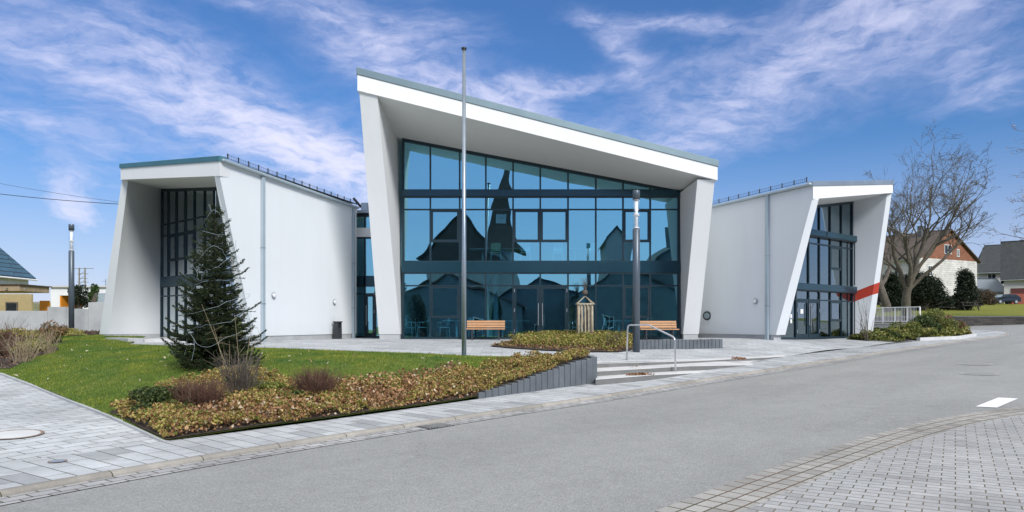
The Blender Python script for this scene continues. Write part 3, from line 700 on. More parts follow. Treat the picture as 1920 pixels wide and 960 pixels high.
# main volume
w_l = wall_solid('wall', [(-5.37, 27.6, 0), (-5.37, 24.0, 8.80), (-5.37, 42, 8.6), (-5.37, 42, 0)], [(-4.50, 27.6, 0), (-4.75, 24.04, 8.68), (-4.47, 42, 8.2), (-4.47, 42, 0)], M['render'])
w_l.data.materials[0] = M['render']
w_r = wall_solid('wall', [(7.53, 27.6, 0), (7.48, 25.18, 5.93), (7.53, 42, 6.1), (7.53, 42, 0)], [(6.90, 27.6, 0), (6.84, 25.17, 5.94), (6.80, 42, 6.0), (6.80, 42, 0)], M['render'])
MB().box((1.1, 42.1, 3.0), (13.2, .25, 6.4)).build('wall', M['render'], HALL)
def roof_slab(FL, FR, GL, GR, BL_, BR, th_f, th_b, trim_h, trim_mat, sides=True, rmat=None):
    """F* front bottom corners (overhang), G* glass-line bottom, B* back bottom"""
    up = Vector((0, 0, 1)); FL, FR, GL, GR, BL_, BR = map(Vector, (FL, FR, GL, GR, BL_, BR))
    mb = MB(); patch(mb, FL, FR, GR, GL, 12, 6); patch(mb, GL, GR, BR, BL_, 12, 6)
    TL, TR = FL+up*th_f[0], FR+up*th_f[1]; UL, UR = BL_+up*th_b, BR+up*th_b
    patch(mb, TL, TR, UR, UL, 12, 8); patch(mb, FL, FR, TR, TL, 12, 1)
    mb.add([FL, GL, BL_, UL, TL], [(0, 1, 2, 3, 4)]); mb.add([FR, GR, BR, UR, TR], [(4, 3, 2, 1, 0)]); mb.add([BL_, BR, UR, UL], [(0, 1, 2, 3)])
    o = mb.build('roof', rmat or M['render'], HALL)
    bm = bmesh.new(); bm.from_mesh(o.data); bmesh.ops.remove_doubles(bm, verts=bm.verts, dist=1e-4); bmesh.ops.recalc_face_normals(bm, faces=bm.faces); bm.to_mesh(o.data); bm.free()
    for p_ in o.data.polygons: p_.use_smooth = True
    o.data.set_sharp_from_angle(angle=R(20))
    e = .035; n = (TR-TL); n = Vector((n.y, -n.x, 0)).normalized()
    a, b = TL+n*e, TR+n*e; u = (TR-TL).normalized(); a -= u*e; b += u*e
    tm = MB(); tm.slab([a, b, b-n*.25, a-n*.25], (0, 0, trim_h))
    dl = (UL-TL).normalized(); dr = (UR-TR).normalized()
    if sides:
        tm.slab([a-n*.25, a-n*.25+dl*((UL-TL).length-.2), a-n*.25+dl*((UL-TL).length-.2)+u*.2, a-n*.25+u*.2], (0, 0, trim_h*.98))
        tm.slab([b-n*.25, b-n*.25+dr*((UR-TR).length-.2), b-n*.25+dr*((UR-TR).length-.2)-u*.2, b-n*.25-u*.2], (0, 0, trim_h*.98))
    tm.build('roof_trim', trim_mat, o, bevel=.006)
    cv = MB(); z_ = Vector((0, 0, trim_h-.06)); patch(cv, TL+z_-n*.2, TR+z_-n*.2, UR+z_, UL+z_, 6, 6); cv.build('roof_sheet', M['zinc'], o, fixn=False)
    return o
main_roof = roof_slab((-5.42, 23.93, 8.80), (7.56, 25.10, 5.90), (-5.42, 27.8, 8.345), (7.56, 27.8, 5.895), (-5.42, 42.2, 8.0), (7.56, 42.2, 6.0), (.56, .50), .5, .24, M['teal'])
# small lightning rod and bird spike on the low roof corner
MB().tube([(7.2, 25.2, 6.6), (7.2, 25.2, 6.82), (7.28, 25.2, 6.84)], .012, 6).build('lightning_rod', M['steel'], main_roof)

def pane_box(mb, P, n, th=.02):
    mb.slab(P, -Vector(n)*th)
FR_D = .13
def curtain(A, B, cols, rows, ztop, windows=(), doors=(), gmat=None, spandrels=(), z0=0.0, bw=.065, proud=.05, dropcols=()):
    """A, B plan points left to right seen from outside; cols: metres from A; rows: z levels; ztop(u)"""
    A = Vector((A[0], A[1], 0)); B = Vector((B[0], B[1], 0)); U = (B-A).normalized(); N = Vector((U.y, -U.x, 0)); L = (B-A).length
    gm = gmat or M['glass']
    P = lambda u, z, o=0.0: A+U*u+N*o+Vector((0, 0, z))
    fr = MB()
    def vbar(u, za, zb, w_=bw, o=proud, d=FR_D): fr.slab([P(u-w_/2, za, o), P(u+w_/2, za, o), P(u+w_/2, zb, o), P(u-w_/2, zb, o)], -N*d)
    def hbar(ua, ub, z, w_=bw, o=proud-.003, d=FR_D-.006): fr.slab([P(ua, z-w_/2, o), P(ub, z-w_/2, o), P(ub, z+w_/2, o), P(ua, z+w_/2, o)], -N*d)
    for k, u in enumerate(cols):
        e = .09 if k in (0, len(cols)-1) else bw
        uu = u+e/2 if k == 0 else (u-e/2 if k == len(cols)-1 else u)
        vbar(uu, z0, min(ztop(uu-e/2), ztop(uu+e/2)), e)
    u0, u1 = cols[0], cols[-1]
    fr.slab([P(u0, ztop(u0)-.13, proud+.01), P(u1, ztop(u1)-.13, proud+.01), P(u1, ztop(u1)+.02, proud+.01), P(u0, ztop(u0)+.02, proud+.01)], -N*(FR_D+.02))
    hbar(u0, u1, z0+.04, .08)
    for z in rows:
        ub = u1
        if z > ztop(u1)-.1:      # transom meets the sloping head
            us = np.linspace(u0, u1, 200); ok = [x for x in us if ztop(x)-.1 > z]
            if not ok: continue
            ub = max(ok)
        hbar(u0, ub, z, .055)
    frame = fr.build('curtain_wall', M['frame'], HALL)
    lev = [z0+.06]+list(rows)
    for k in range(len(cols)-1):
        ua, ub = cols[k]+(.06 if k == 0 else bw/2), cols[k+1]-(.06 if k == len(cols)-2 else bw/2)
        zt_a, zt_b = ztop(ua)-.12, ztop(ub)-.12
        L_ = lev+[99]
        for j in range(len(L_)-1):
            za = L_[j]+.02; zb = L_[j+1]-.025
            if (k, j) in dropcols: continue
            if (j in spandrels): continue
            if za > max(zt_a, zt_b)-.05: continue
            ta, tb = min(zb, zt_a), min(zb, zt_b)
            if min(ta, tb) <= za+.02:
                if max(ta, tb) <= za+.05: continue
                ta = max(ta, za+.01); tb = max(tb, za+.01)
            op = [d for d in doors if d[0] == k and j == 0]; wi = [w_ for w_ in windows if w_[0] == k and w_[1] == j]
            if wi:
                zs = wi[0][2]       # sill height of the sash
                m2 = MB(); fw = .075
                for (a1, b1, c1, d1) in ((ua, ub, zs, zs+fw), (ua, ub, zb-fw, zb), (ua, ua+fw, zs+fw, zb-fw), (ub-fw, ub, zs+fw, zb-fw)):
                    m2.slab([P(a1, c1, proud-.012), P(b1, c1, proud-.012), P(b1, d1, proud-.012), P(a1, d1, proud-.012)], -N*.09)
                sash = m2.build('window', M['frame'], HALL)
                g = MB(); pane_box(g, [P(ua+fw, zs+fw), P(ub-fw, zs+fw), P(ub-fw, zb-fw), P(ua+fw, zb-fw)], N); g.build('window_pane', gm, sash)
                h = MB(); h.bar(P(ub-fw/2, (zs+zb)/2-.06, proud+.0), P(ub-fw/2, (zs+zb)/2+.06, proud+.0), .02, .03); h.build('window_handle', M['dark'], sash)
                ta = tb = zs-.03
                fr2 = MB(); fr2.slab([P(ua, zs-.03, proud-.004), P(ub, zs-.03, proud-.004), P(ub, zs, proud-.004), P(ua, zs, proud-.004)], -N*.1); fr2.build('transom', M['frame'], frame)
            if op:
                side = op[0][1]; m2 = MB(); fw = .10
                for (a1, b1, c1, d1) in ((ua, ub, za, za+fw*1.3), (ua, ub, zb-fw, zb), (ua, ua+fw, za+fw*1.3, zb-fw), (ub-fw, ub, za+fw*1.3, zb-fw)):
                    m2.slab([P(a1, c1, proud-.012), P(b1, c1, proud-.012), P(b1, d1, proud-.012), P(a1, d1, proud-.012)], -N*.09)
                dr = m2.build('door', M['frame'], HALL)
                g = MB(); pane_box(g, [P(ua+fw, za+fw*1.3), P(ub-fw, za+fw*1.3), P(ub-fw, zb-fw), P(ua+fw, zb-fw)], N); g.build('door_pane', gm, dr)
                hx = ub-fw/2 if side > 0 else ua+fw/2
                h = MB(); h.tube([P(hx, .55, proud+.06), P(hx, 1.45, proud+.06)], .016, 8)
                for zz in (.65, 1.35): h.tube([P(hx, zz, proud-.02), P(hx, zz, proud+.06)], .01, 6)
                h.build('door_handle', M['steel'], dr)
                hgx = ua+.02 if side > 0 else ub-.02
                for zz in (.25, 1.1, 1.9): MB().tube([P(hgx, zz, proud+.01), P(hgx, zz+.14, proud+.01)], .014, 8).build("door_hinge", M["steel"], dr)
                continue
            g = MB(); pane_box(g, [P(ua, za), P(ub, za), P(ub, tb), P(ua, ta)], N); g.build('glass_pane', gm, frame)
    for (za, zb, po, ua, ub, mt_) in [s for s in SPAN]:
        s_ = MB(); s_.slab([P(ua if ua is not None else u0, za, po), P(ub if ub is not None else u1, za, po), P(ub if ub is not None else u1, zb, po), P(ua if ua is not None else u0, zb, po)], -N*(po+.06)); s_.build('spandrel', mt_, frame, bevel=.008)
        s2 = MB(); s2.slab([P((ua or u0)+.0, za-.035, po-.03), P(ub or u1, za-.035, po-.03), P(ub or u1, za-.002, po-.03), P((ua or u0)+.0, za-.002, po-.03)], -N*(po)); s2.build('drip_edge', M['dark'], frame)
    return frame, P, U, N
G = 27.8
ux = lambda p: (p-960)/F*G+4.47
mcols = [0.0]+[ux(p) for p in (807, 862, 911, 962, 1013, 1065, 1117, 1168, 1219)]+[6.82+4.47]
SOF = lambda x: 8.345+(5.895-8.345)*(x+5.42)/12.98
zt_main = lambda u: SOF(u-4.47)+.012
SPAN = [(2.685, 3.16, .10, None, None, M['spandrel']), (5.79, 6.06, .12, None, None, M['spandrel'])]
main_f, PM, UM, NM = curtain((-4.47, G), (6.82, G), mcols, [2.17, 2.685, 3.16, 5.27, 5.79, 6.06], zt_main,
    windows=[(1, 0, .88), (8, 0, .88), (1, 3, 3.97), (4, 3, 3.97), (5, 3, 3.97), (8, 3, 3.97)], doors=[(4, 1), (5, -1)], spandrels=(2, 5))
# interior of the main hall
def interior():
    MB().box((1.17, 32.6, -.06), (11.2, 9.3, .16)).build('floor', M['int_floor'], HALL)
    MB().box((1.17, 32.7, 2.92), (11.2, 8.9, .34)).build('upper_floor', M['int_floor'], HALL)
    MB().box((1.17, 37.2, 4.1), (11.2, .15, 8.2)).build('back_wall', M['int_wall'], HALL)
    for x in (-.7, 3.0): MB().tube([(x, 29.2, 0), (x, 29.2, 2.75)], .12, 16).build('column', M['int_wall'], HALL)
    for x in (-2.4, .1, 2.6, 5.0):
        zt = 8.20+(6.06-8.20)*(x+4.47)/11.29
        MB().lathe((x, 29.5, zt-.09), [(.22, 0), (.22, .05)], 20).build('ceiling_light', M['int_ceiling'], HALL)
interior()

# left wing
LT0 = Vector((-9.08, 21.2, 0)); LD = Vector((2.36, 8.3, 0)).normalized()
lw = lambda d, z=0: Vector((-9.08+.2843*(d-21.2), d, z))
def px_on_left(px): # depth on the side wall plane seen at column px
    k = (px-960)/F; return (-9.08-.2843*21.2)/(k-.2843)
wl = MB()
A_ = [atz(lw(22.85, 0), Vector((-9.08, 21.2, 5.20)), PL), Vector((-9.08, 21.2, 5.20)), Vector((-9.08, 21.2, 5.66)), lw(29.5, 5.58), lw(29.5, PL)]
B_ = [atz(Vector((-8.97, 22.95, 0)), Vector((-9.30, 21.35, 5.23)), PL), Vector((-9.30, 21.35, 5.21)), Vector((-9.35, 21.4, 5.6)), Vector((-7.1, 29.5, 5.5)), Vector((-7.1, 29.5, PL))]
wl.hexa(A_, B_); lwall = wl.build('wall', M['render2'], HALL)
MB().hexa([lw(22.9, -.35)+Vector((-.03, 0, 0)), lw(29.48, -.35)+Vector((-.03, 0, 0)), Vector((-7.07, 29.48, -.35)), Vector((-8.9, 23.0, -.35))], [lw(22.9, PL)+Vector((-.03, 0, 0)), lw(29.48, PL)+Vector((-.03, 0, 0)), Vector((-7.07, 29.48, PL)), Vector((-8.9, 23.0, PL))]).build('plinth', M['plinth'], lwall)
lleg = wall_solid('wall', [(-16.65, 27.5, 0), (-14.40, 25.2, 5.93), (-15.2, 30, 6.3), (-16.9, 30.6, 0)], [(-16.22, 27.42, 0), (-14.20, 25.25, 5.93), (-14.62, 28.55, 6.27), (-14.62, 28.55, 0)], M['render2'])
MB().hexa([(-16.9, 30.6, 0), (-16.3, 38, 0), (-15.9, 38, 0), (-14.62, 28.7, 0)], [(-15.2, 30, 6.3), (-14.9, 38, 6.2), (-14.5, 38, 6.2), (-14.62, 28.6, 6.2)]).build('wall', M['render2'], HALL)
MB().hexa([(-7.1, 29.6, 0), (-16.3, 38, 0), (-16.3, 38.2, 0), (-6.95, 29.8, 0)], [(-7.1, 29.6, 5.5), (-16.3, 38, 6.2), (-16.3, 38.2, 6.2), (-6.95, 29.8, 5.5)]).build('wall', M['render2'], HALL)
lroof = roof_slab((-14.43, 25.17, 5.93), (-9.06, 21.16, 5.20), (-14.7, 28.5, 6.25), (-8.7, 22.8, 5.36), (-16.3, 38.0, 6.3), (-6.7, 29.55, 5.42), (.42, .46), .3, .16, M['teal_green'], sides=False)
A2, B2 = (-14.64, 28.5), (-9.05, 23.85)
LA = Vector((*A2, 0)); LU = (Vector((*B2, 0))-LA).normalized(); LL = (Vector((*B2, 0))-LA).length
def u_of(px, A, U):
    k = (px-960)/F; return (k*A.y-A.x)/(U.x-k*U.y)
lc = [0.0]+[u_of(p, LA, LU) for p in (316, 331, 348, 365, 384, 402, 421)]+[LL]
SPAN = [(2.16, 2.54, .06, None, None, M['spandrel'])]
curtain(A2, B2, lc, [1.76, 2.16, 2.54, 4.25, 4.72], lambda u: 6.27-.85*u/LL, windows=[(1, 3, 3.2), (2, 3, 3.2), (3, 3, 3.2)], spandrels=(2,), bw=.05, gmat=M['glass_pale'])
MB().hexa([(-14.6, 28.6, -.1), (-9.0, 24.0, -.1), (-7.2, 29.4, -.1), (-15.9, 37.8, -.1)], [(-14.6, 28.6, .02), (-9.0, 24.0, .02), (-7.2, 29.4, .02), (-15.9, 37.8, .02)]).build('floor', M['int_floor'], HALL)
MB().hexa([(-14.5, 29.5, 2.2), (-9.0, 24.9, 2.2), (-7.2, 29.4, 2.2), (-15.9, 37.8, 2.2)], [(-14.5, 29.5, 2.5), (-9.0, 24.9, 2.5), (-7.2, 29.4, 2.5), (-15.9, 37.8, 2.5)]).build('upper_floor', M['int_wall'], HALL)
def guard(name_parent, P0, P1, n, hgt=.17, picks=6):
    mb = MB(); up = Vector((0, 0, 1)); 
    for k in range(n):
        p = lerp(P0, P1, k/(n-1)); mb.bar(p, p+up*hgt, .03, .05)
        if k < n-1:
            for j in range(1, picks): 
                q = lerp(P0, P1, (k+j/picks)/(n-1)); mb.bar(q+up*.01, q+up*hgt*.93, .006, .006)
    mb.bar(P0+up*.02, P1+up*.02, .012, .012); mb.bar(P0+up*hgt*.75, P1+up*hgt*.75, .006, .006)
    return mb.build('snow_guard', M['dark'], name_parent)
out_l = Vector((LD.y, -LD.x, 0))
guard(lroof, lw(21.5, 5.80)+out_l*.05, lw(29.4, 5.74)+out_l*.05, 17)
MB().bar(lw(21.2, 5.70)+out_l*.08, lw(29.5, 5.62)+out_l*.08, .16, .09).build('gutter', M['zinc_light'], lroof, bevel=.03)
def downpipe(base, top, w_, n_out, ang):
    mb = MB(); m_ = (Vector(base)+Vector(top))/2; mb.box(m_+n_out*(.05), (w_, .09, top.z-base.z), rz=ang); o = mb.build('downpipe', M['zinc_light'], HALL, bevel=.012)
    for z in (1.3, 3.2): MB().box(Vector((m_.x, m_.y, z))+n_out*.05, (w_+.02, .10, .03), rz=ang).build('pipe_clip', M['zinc'], o)
    return o
for px, w_ in ((491, .15), (661, .13)):
    d = px_on_left(px); downpipe(lw(d, -.02), lw(d, 5.6), w_, out_l, math.atan2(LD.y, LD.x))
def wall_lamp(p, n_out, r=.1, dark=False, parent=None):
    mb = MB(); mm = n_out.to_track_quat('Z', 'Y').to_matrix()
    def ring(prof, mt, nm, par):
        k = MB(); k.lathe((0, 0, 0), prof, 24); k.v = [tuple(mm@Vector(v)+Vector(p)) for v in k.v]; return k.build(nm, mt, par, smooth=False)
    b = ring([(r*.98, 0), (r, .02), (r, .05), (r*.86, .065), (r*.86, .05)], M['dark'] if dark else M['zinc'], 'wall_lamp', parent or HALL)
    ring([(r*.8, .04), (r*.7, .075), (r*.3, .09), (.005, .092)], M['glass_clear'] if dark else M['white'], 'lamp_shade', b)
    return b
for px, py in ((512, 554), (626, 566.5)):
    d = px_on_left(px); wall_lamp(at(px, py, d), out_l, .105)
# glazed link between left wing and main hall
SPAN = [(4.45, 4.85, .25, None, None, M['render']), (2.3, 2.72, .05, None, None, M['spandrel'])]
curtain((-7.15, 30.3), (-5.4, 30.3), [0, .62, 1.1, 1.75], [1.95, 2.3, 2.72, 4.45, 4.85], lambda u: 5.5, spandrels=(2, 4), doors=[(1, -1)])
MB().hexa([(-7.6, 30.0, 5.5), (-5.3, 30.0, 5.5), (-5.3, 38, 5.5), (-12, 38, 5.5)], [(-7.6, 30.0, 5.62), (-5.3, 30.0, 5.62), (-5.3, 38, 5.62), (-12, 38, 5.62)]).build('roof', M['zinc'], HALL)
MB().box((-6.3, 31.6, 2.7), (1.8, .1, 5.4)).build('back_wall', M['int_wall'], HALL)
vc = MB(); vp = at(682, 392, 31); vc.box(vp+Vector((0.05, 0, .0)), (.3, .3, .55)); vt = vc.build('roof_vent', M['zinc_light'], HALL, bevel=.02)
MB().box(vp+Vector((-.28, 0, .28)), (.5, .34, .10), M=Matrix.Rotation(R(50), 3, 'Y')).build('vent_flap', M['dark'], vt)

# right wing
rw = lambda d, z=0: Vector((10.62-.489*(d-24.1), d, z))
RD = (rw(30)-rw(24)).normalized(); out_r = Vector((-RD.y, RD.x, 0))
def px_on_right(px): k = (px-960)/F; return (10.62+.489*24.1)/(k+.489)
wr = MB()
A_ = [atz(rw(25.65, 0), Vector((10.60, 24.12, 5.0)), PL), Vector((10.60, 24.12, 5.0)), Vector((10.62, 24.1, 5.5)), rw(30.6, 5.46), rw(30.6, PL)]
B_ = [atz(Vector((10.30, 25.85, 0)), Vector((10.92, 24.32, 5.03)), PL), Vector((10.92, 24.32, 5.03)), Vector((10.95, 24.35, 5.4)), Vector((7.9, 30.6, 5.4)), Vector((7.9, 30.6, PL))]
wr.hexa(A_, B_); rwall = wr.build('wall', M['render2'], HALL)
MB().hexa([rw(25.7, -.35)+Vector((.03, .03, 0)), rw(30.6, -.35)+Vector((.03, 0, 0)), Vector((7.87, 30.6, -.35)), Vector((10.2, 25.9, -.35))], [rw(25.7, PL)+Vector((.03, .03, 0)), rw(30.6, PL)+Vector((.03, 0, 0)), Vector((7.87, 30.6, PL)), Vector((10.2, 25.9, PL))]).build('plinth', M['plinth'], rwall)
rleg = wall_solid('wall', [(15.77, 29.9, 0), (16.13, 29.0, 6.17), (16.6, 31.5, 6.3), (16.2, 31.8, 0)], [(15.50, 29.88, 0), (15.93, 29.0, 6.12), (15.0, 30.1, 6.05), (15.0, 30.1, 0)], M['render2'])
MB().hexa([(16.2, 31.8, 0), (17, 38, 0), (16.6, 38, 0), (15.0, 30.3, 0)], [(16.6, 31.5, 6.2), (17, 38, 6.2), (16.6, 38, 6.2), (15.05, 30.3, 6.0)]).build('wall', M['render2'], HALL)
MB().hexa([(7.9, 30.7, 0), (16.9, 38, 0), (16.9, 38.2, 0), (7.7, 30.9, 0)], [(7.9, 30.7, 5.4), (16.9, 38, 6.1), (16.9, 38.2, 6.1), (7.7, 30.9, 5.4)]).build('wall', M['render2'], HALL)
rroof = roof_slab((10.62, 24.08, 5.02), (16.16, 28.96, 6.18), (10.15, 26.4, 5.03), (15.1, 30.1, 6.03), (7.7, 30.8, 5.1), (17.0, 38.2, 6.2), (.46, .36), .36, .17, M['zinc'], sides=False)
RA = Vector((10.3, 26.5, 0)); RU = (Vector((15.0, 30.1, 0))-RA).normalized(); RL = 5.92
rc = [0.0]+[u_of(p, RA, RU) for p in (1491, 1515, 1535.3, 1555.6, 1576.6)]+[RL]
SPAN = [(4.22, 4.46, .22, None, RL, M['spandrel']), (1.98, 2.24, .22, None, RL, M['spandrel'])]
rcw, PR, UR_, NR_ = curtain((10.3, 26.5), (15.0, 30.1), rc, [1.6, 1.98, 2.24, 3.92, 4.22, 4.46], lambda u: 5.06+.98*u/RL, windows=[(4, 3, 2.95), (4, 0, .75)], doors=[(1, 1), (2, -1)], spandrels=(2, 5), gmat=M['glass_clear'], bw=.055)
MB().hexa([(10.3, 26.6, -.1), (15.0, 30.2, -.1), (16.5, 37.8, -.1), (8, 31, -.1)], [(10.3, 26.6, .02), (15.0, 30.2, .02), (16.5, 37.8, .02), (8, 31, .02)]).build('floor', M['int_floor'], HALL)
MB().hexa([(10.1, 27.1, 2.0), (14.8, 30.7, 2.0), (16.5, 37.8, 2.0), (8, 31, 2.0)], [(10.1, 27.1, 2.2), (14.8, 30.7, 2.2), (16.5, 37.8, 2.2), (8, 31, 2.2)]).build('upper_floor', M['int_wall'], HALL)
for z0_, z1_ in ((4.3, 2.3), (2.05, .02)):
    MB().tube([PR(RL-.12, z0_, .16), PR(RL-.12, z1_, .16)], .025, 8).build('rain_pipe', M['frame'], rcw)
# house number and door notices
def text_mesh(name, body, size, origin, U, mt, parent, th=.006):
    cu = bpy.data.curves.new(name, 'FONT'); cu.body = body; cu.size = size; cu.extrude = th; cu.align_x = 'CENTER'; cu.align_y = 'CENTER'
    to = bpy.data.objects.new(name, cu); COL.objects.link(to); bpy.context.view_layer.update()
    me = bpy.data.meshes.new_from_object(to.evaluated_get(bpy.context.evaluated_depsgraph_get())); bpy.data.objects.remove(to); 
    U = Vector(U).normalized(); N = Vector((U.y, -U.x, 0)); X = U; Y = Vector((0, 0, 1)); mm = Matrix((X, Y, N)).transposed().to_4x4(); mm.translation = Vector(origin)-rootloc(parent)
    me.transform(mm); me.materials.append(mt); o = bpy.data.objects.new(name, me); COL.objects.link(o); o.parent = parent; return o
u7 = u_of(1541, RA, RU); text_mesh('house_number', '7', .25, PR(u7, 4.34, .232), RU, M['dark'], rcw)
def sheet(P, u, z, w_, h, N, parent, nm='notice'):
    mb = MB(); mb.slab([P(u-w_/2, z-h/2, .012), P(u+w_/2, z-h/2, .012), P(u+w_/2, z+h/2, .012), P(u-w_/2, z+h/2, .012)], -N*.004); return mb.build(nm, M['white'], parent)
sheet(PR, u_of(1503, RA, RU), 1.12, .21, .18, NR_, rcw)
for z in (.72, .92): sheet(PR, u_of(1483, RA, RU), z, .13, .15, NR_, rcw)
guard(rroof, rw(24.3, 5.66)+out_r*.05, rw(30.2, 5.58)+out_r*.05, 13)
MB().bar(rw(24.1, 5.55)+out_r*.08, rw(30.5, 5.50)+out_r*.08, .16, .09).build('gutter', M['zinc_light'], rroof, bevel=.03)
d = px_on_right(1440); downpipe(rw(d, -.02), rw(d, 5.5), .15, out_r, math.atan2(RD.y, RD.x))
d = px_on_right(1417); wall_lamp(at(1417, 565, d), out_r, .105)
d = px_on_right(1327); wall_lamp(at(1327, 592, d)+out_r*.02, (out_r+Vector((0, -.6, 0))).normalized(), .19, dark=True)
# red stripe painted on the inner wall
def stripe():
    a, b, c, dd = Vector((15.0, 30.1, 0)), Vector((15.5, 29.88, 0)), Vector((15.93, 29.0, 6.12)), Vector((15.0, 30.1, 6.05))
    def S(u, z): v = z/6.08; return lerp(lerp(a, b, u), lerp(dd, c, u), v)
    mb = MB(); n = 8; lo = lambda u: 1.57+.30*u; hi = lambda u: 2.0+.32*u; N = Vector((-.35, -.93, 0)).normalized()
    for i in range(n):
        u0, u1 = i/n+(.03 if i == 0 else 0), (i+1)/n
        mb.add([S(u0, lo(u0))+N*.008, S(u1, lo(u1))+N*.008, S(u1, hi(u1))+N*.008, S(u0, hi(u0))+N*.008], [(0, 1, 2, 3)])
    ob, ot = Vector((15.77, 29.9, 0)), Vector((16.13, 29.0, 6.17))
    o_lo, o_hi = atz(ob, ot, 1.95), atz(ob, ot, 2.42); N2 = Vector((.3, -1, 0)).normalized()*.008
    mb.add([S(1, lo(1))+N2, o_lo+N2, o_hi+N2, S(1, hi(1))+N2], [(0, 1, 2, 3)])
    mb.build('red_stripe', M['red'], rleg, fixn=False)
stripe()

# ------------------------------------------------------------------ foliage tools
def frames(n, rng, up=.5):
    d = rng.normal(size=(n, 3)); d /= np.linalg.norm(d, axis=1)[:, None]; d[:, 2] = np.abs(d[:, 2])*(1-up)+up*rng.uniform(.2, 1, n)*1.0
    d /= np.linalg.norm(d, axis=1)[:, None]                        # leaf normal
    a = rng.normal(size=(n, 3)); u = np.cross(d, a); u /= np.linalg.norm(u, axis=1)[:, None]; return d, u, np.cross(d, u)
def leaves(name, P, size, pal, mt, rng, parent=None, up=.3, aspect=.55, sizevar=.5, weights=None, tint=.25):
    n = len(P); N_, U_, V_ = frames(n, rng, up); s = size*(1+sizevar*rng.uniform(-1, 1, n))[:, None]
    c = rng.uniform(-.25, .25, n)[:, None]
    V = np.stack([P-U_*s*.5, P-V_*s*aspect*.5+N_*s*.12+U_*s*c*.3, P+U_*s*.5+N_*s*c*.3, P+V_*s*aspect*.5+N_*s*.12+U_*s*c*.3], 1).reshape(-1, 3)
    Fc = np.arange(4*n).reshape(n, 4)
    pal = np.array(pal); k = rng.choice(len(pal), n, p=weights); c = pal[k]*(1+tint*rng.uniform(-1, 1, (n, 1)))
    return npmesh(name, V, Fc, mt, parent, np.repeat(np.clip(c, 0, 1), 4, 0))
def blades(name, P, h, w, lean, pal, mt, rng, parent=None, weights=None, dirs=None, mod=None):
    n = len(P); a = rng.uniform(0, 2*math.pi, n); sd_ = np.stack([np.cos(a), np.sin(a), 0*a], 1)
    if dirs is None:
        b = rng.uniform(0, 2*math.pi, n); l = rng.uniform(0, lean, n); dirs = np.stack([np.cos(b)*l, np.sin(b)*l, np.ones(n)], 1)
    else:
        sd_ = np.cross(dirs, rng.normal(size=(n, 3))); sd_ /= np.linalg.norm(sd_, axis=1)[:, None]
    hh = h*rng.uniform(.55, 1.25, n)[:, None]
    V = np.stack([P-sd_*w/2, P+sd_*w/2, P+dirs*hh], 1).reshape(-1, 3); Fc = np.arange(3*n).reshape(n, 3)
    pal = np.array(pal); k = rng.choice(len(pal), n, p=weights); c = pal[k]*(1+.25*rng.uniform(-1, 1, (n, 1)))
    if mod is not None: c = c*mod
    return npmesh(name, V, Fc, mt, parent, np.repeat(np.clip(c, 0, 1), 3, 0))
def scatter(poly, n, rng):
    xs = [p[0] for p in poly]; ys = [p[1] for p in poly]; out = np.zeros((0, 2))
    while len(out) < n:
        q = np.stack([rng.uniform(min(xs), max(xs), n*2), rng.uniform(min(ys), max(ys), n*2)], 1); q = q[inpoly(q[:, 0], q[:, 1], poly)]; out = np.vstack([out, q])
    return out[:n]
class Tubes:
    """many tapered branches in one mesh"""
    def __init__(s): s.V = []; s.F = []; s.n = 0
    def add(s, path, r, k):
        path = np.asarray(path); m = len(path); t = np.gradient(path, axis=0); t /= np.linalg.norm(t, axis=1)[:, None]+1e-9
        ref = np.array([0, 0, 1.0]) if abs(t[0, 2]) < .9 else np.array([1.0, 0, 0])
        u = np.cross(t, ref); u /= np.linalg.norm(u, axis=1)[:, None]+1e-9; v = np.cross(t, u)
        a = np.arange(k)*2*math.pi/k; ring = (u[:, None]*np.cos(a)[None, :, None]+v[:, None]*np.sin(a)[None, :, None])*np.asarray(r)[:, None, None]+path[:, None]
        s.V.append(ring.reshape(-1, 3)); i = np.arange(m-1)[:, None]*k; j = np.arange(k)[None]; j2 = (j+1) % k
        s.F.append((np.stack([i+j, i+j2, i+k+j2, i+k+j], -1).reshape(-1, 4))+s.n); s.n += m*k
    def build(s, name, mt, parent=None, smooth=True): return npmesh(name, np.vstack(s.V), np.vstack(s.F), mt, parent, smooth=smooth)
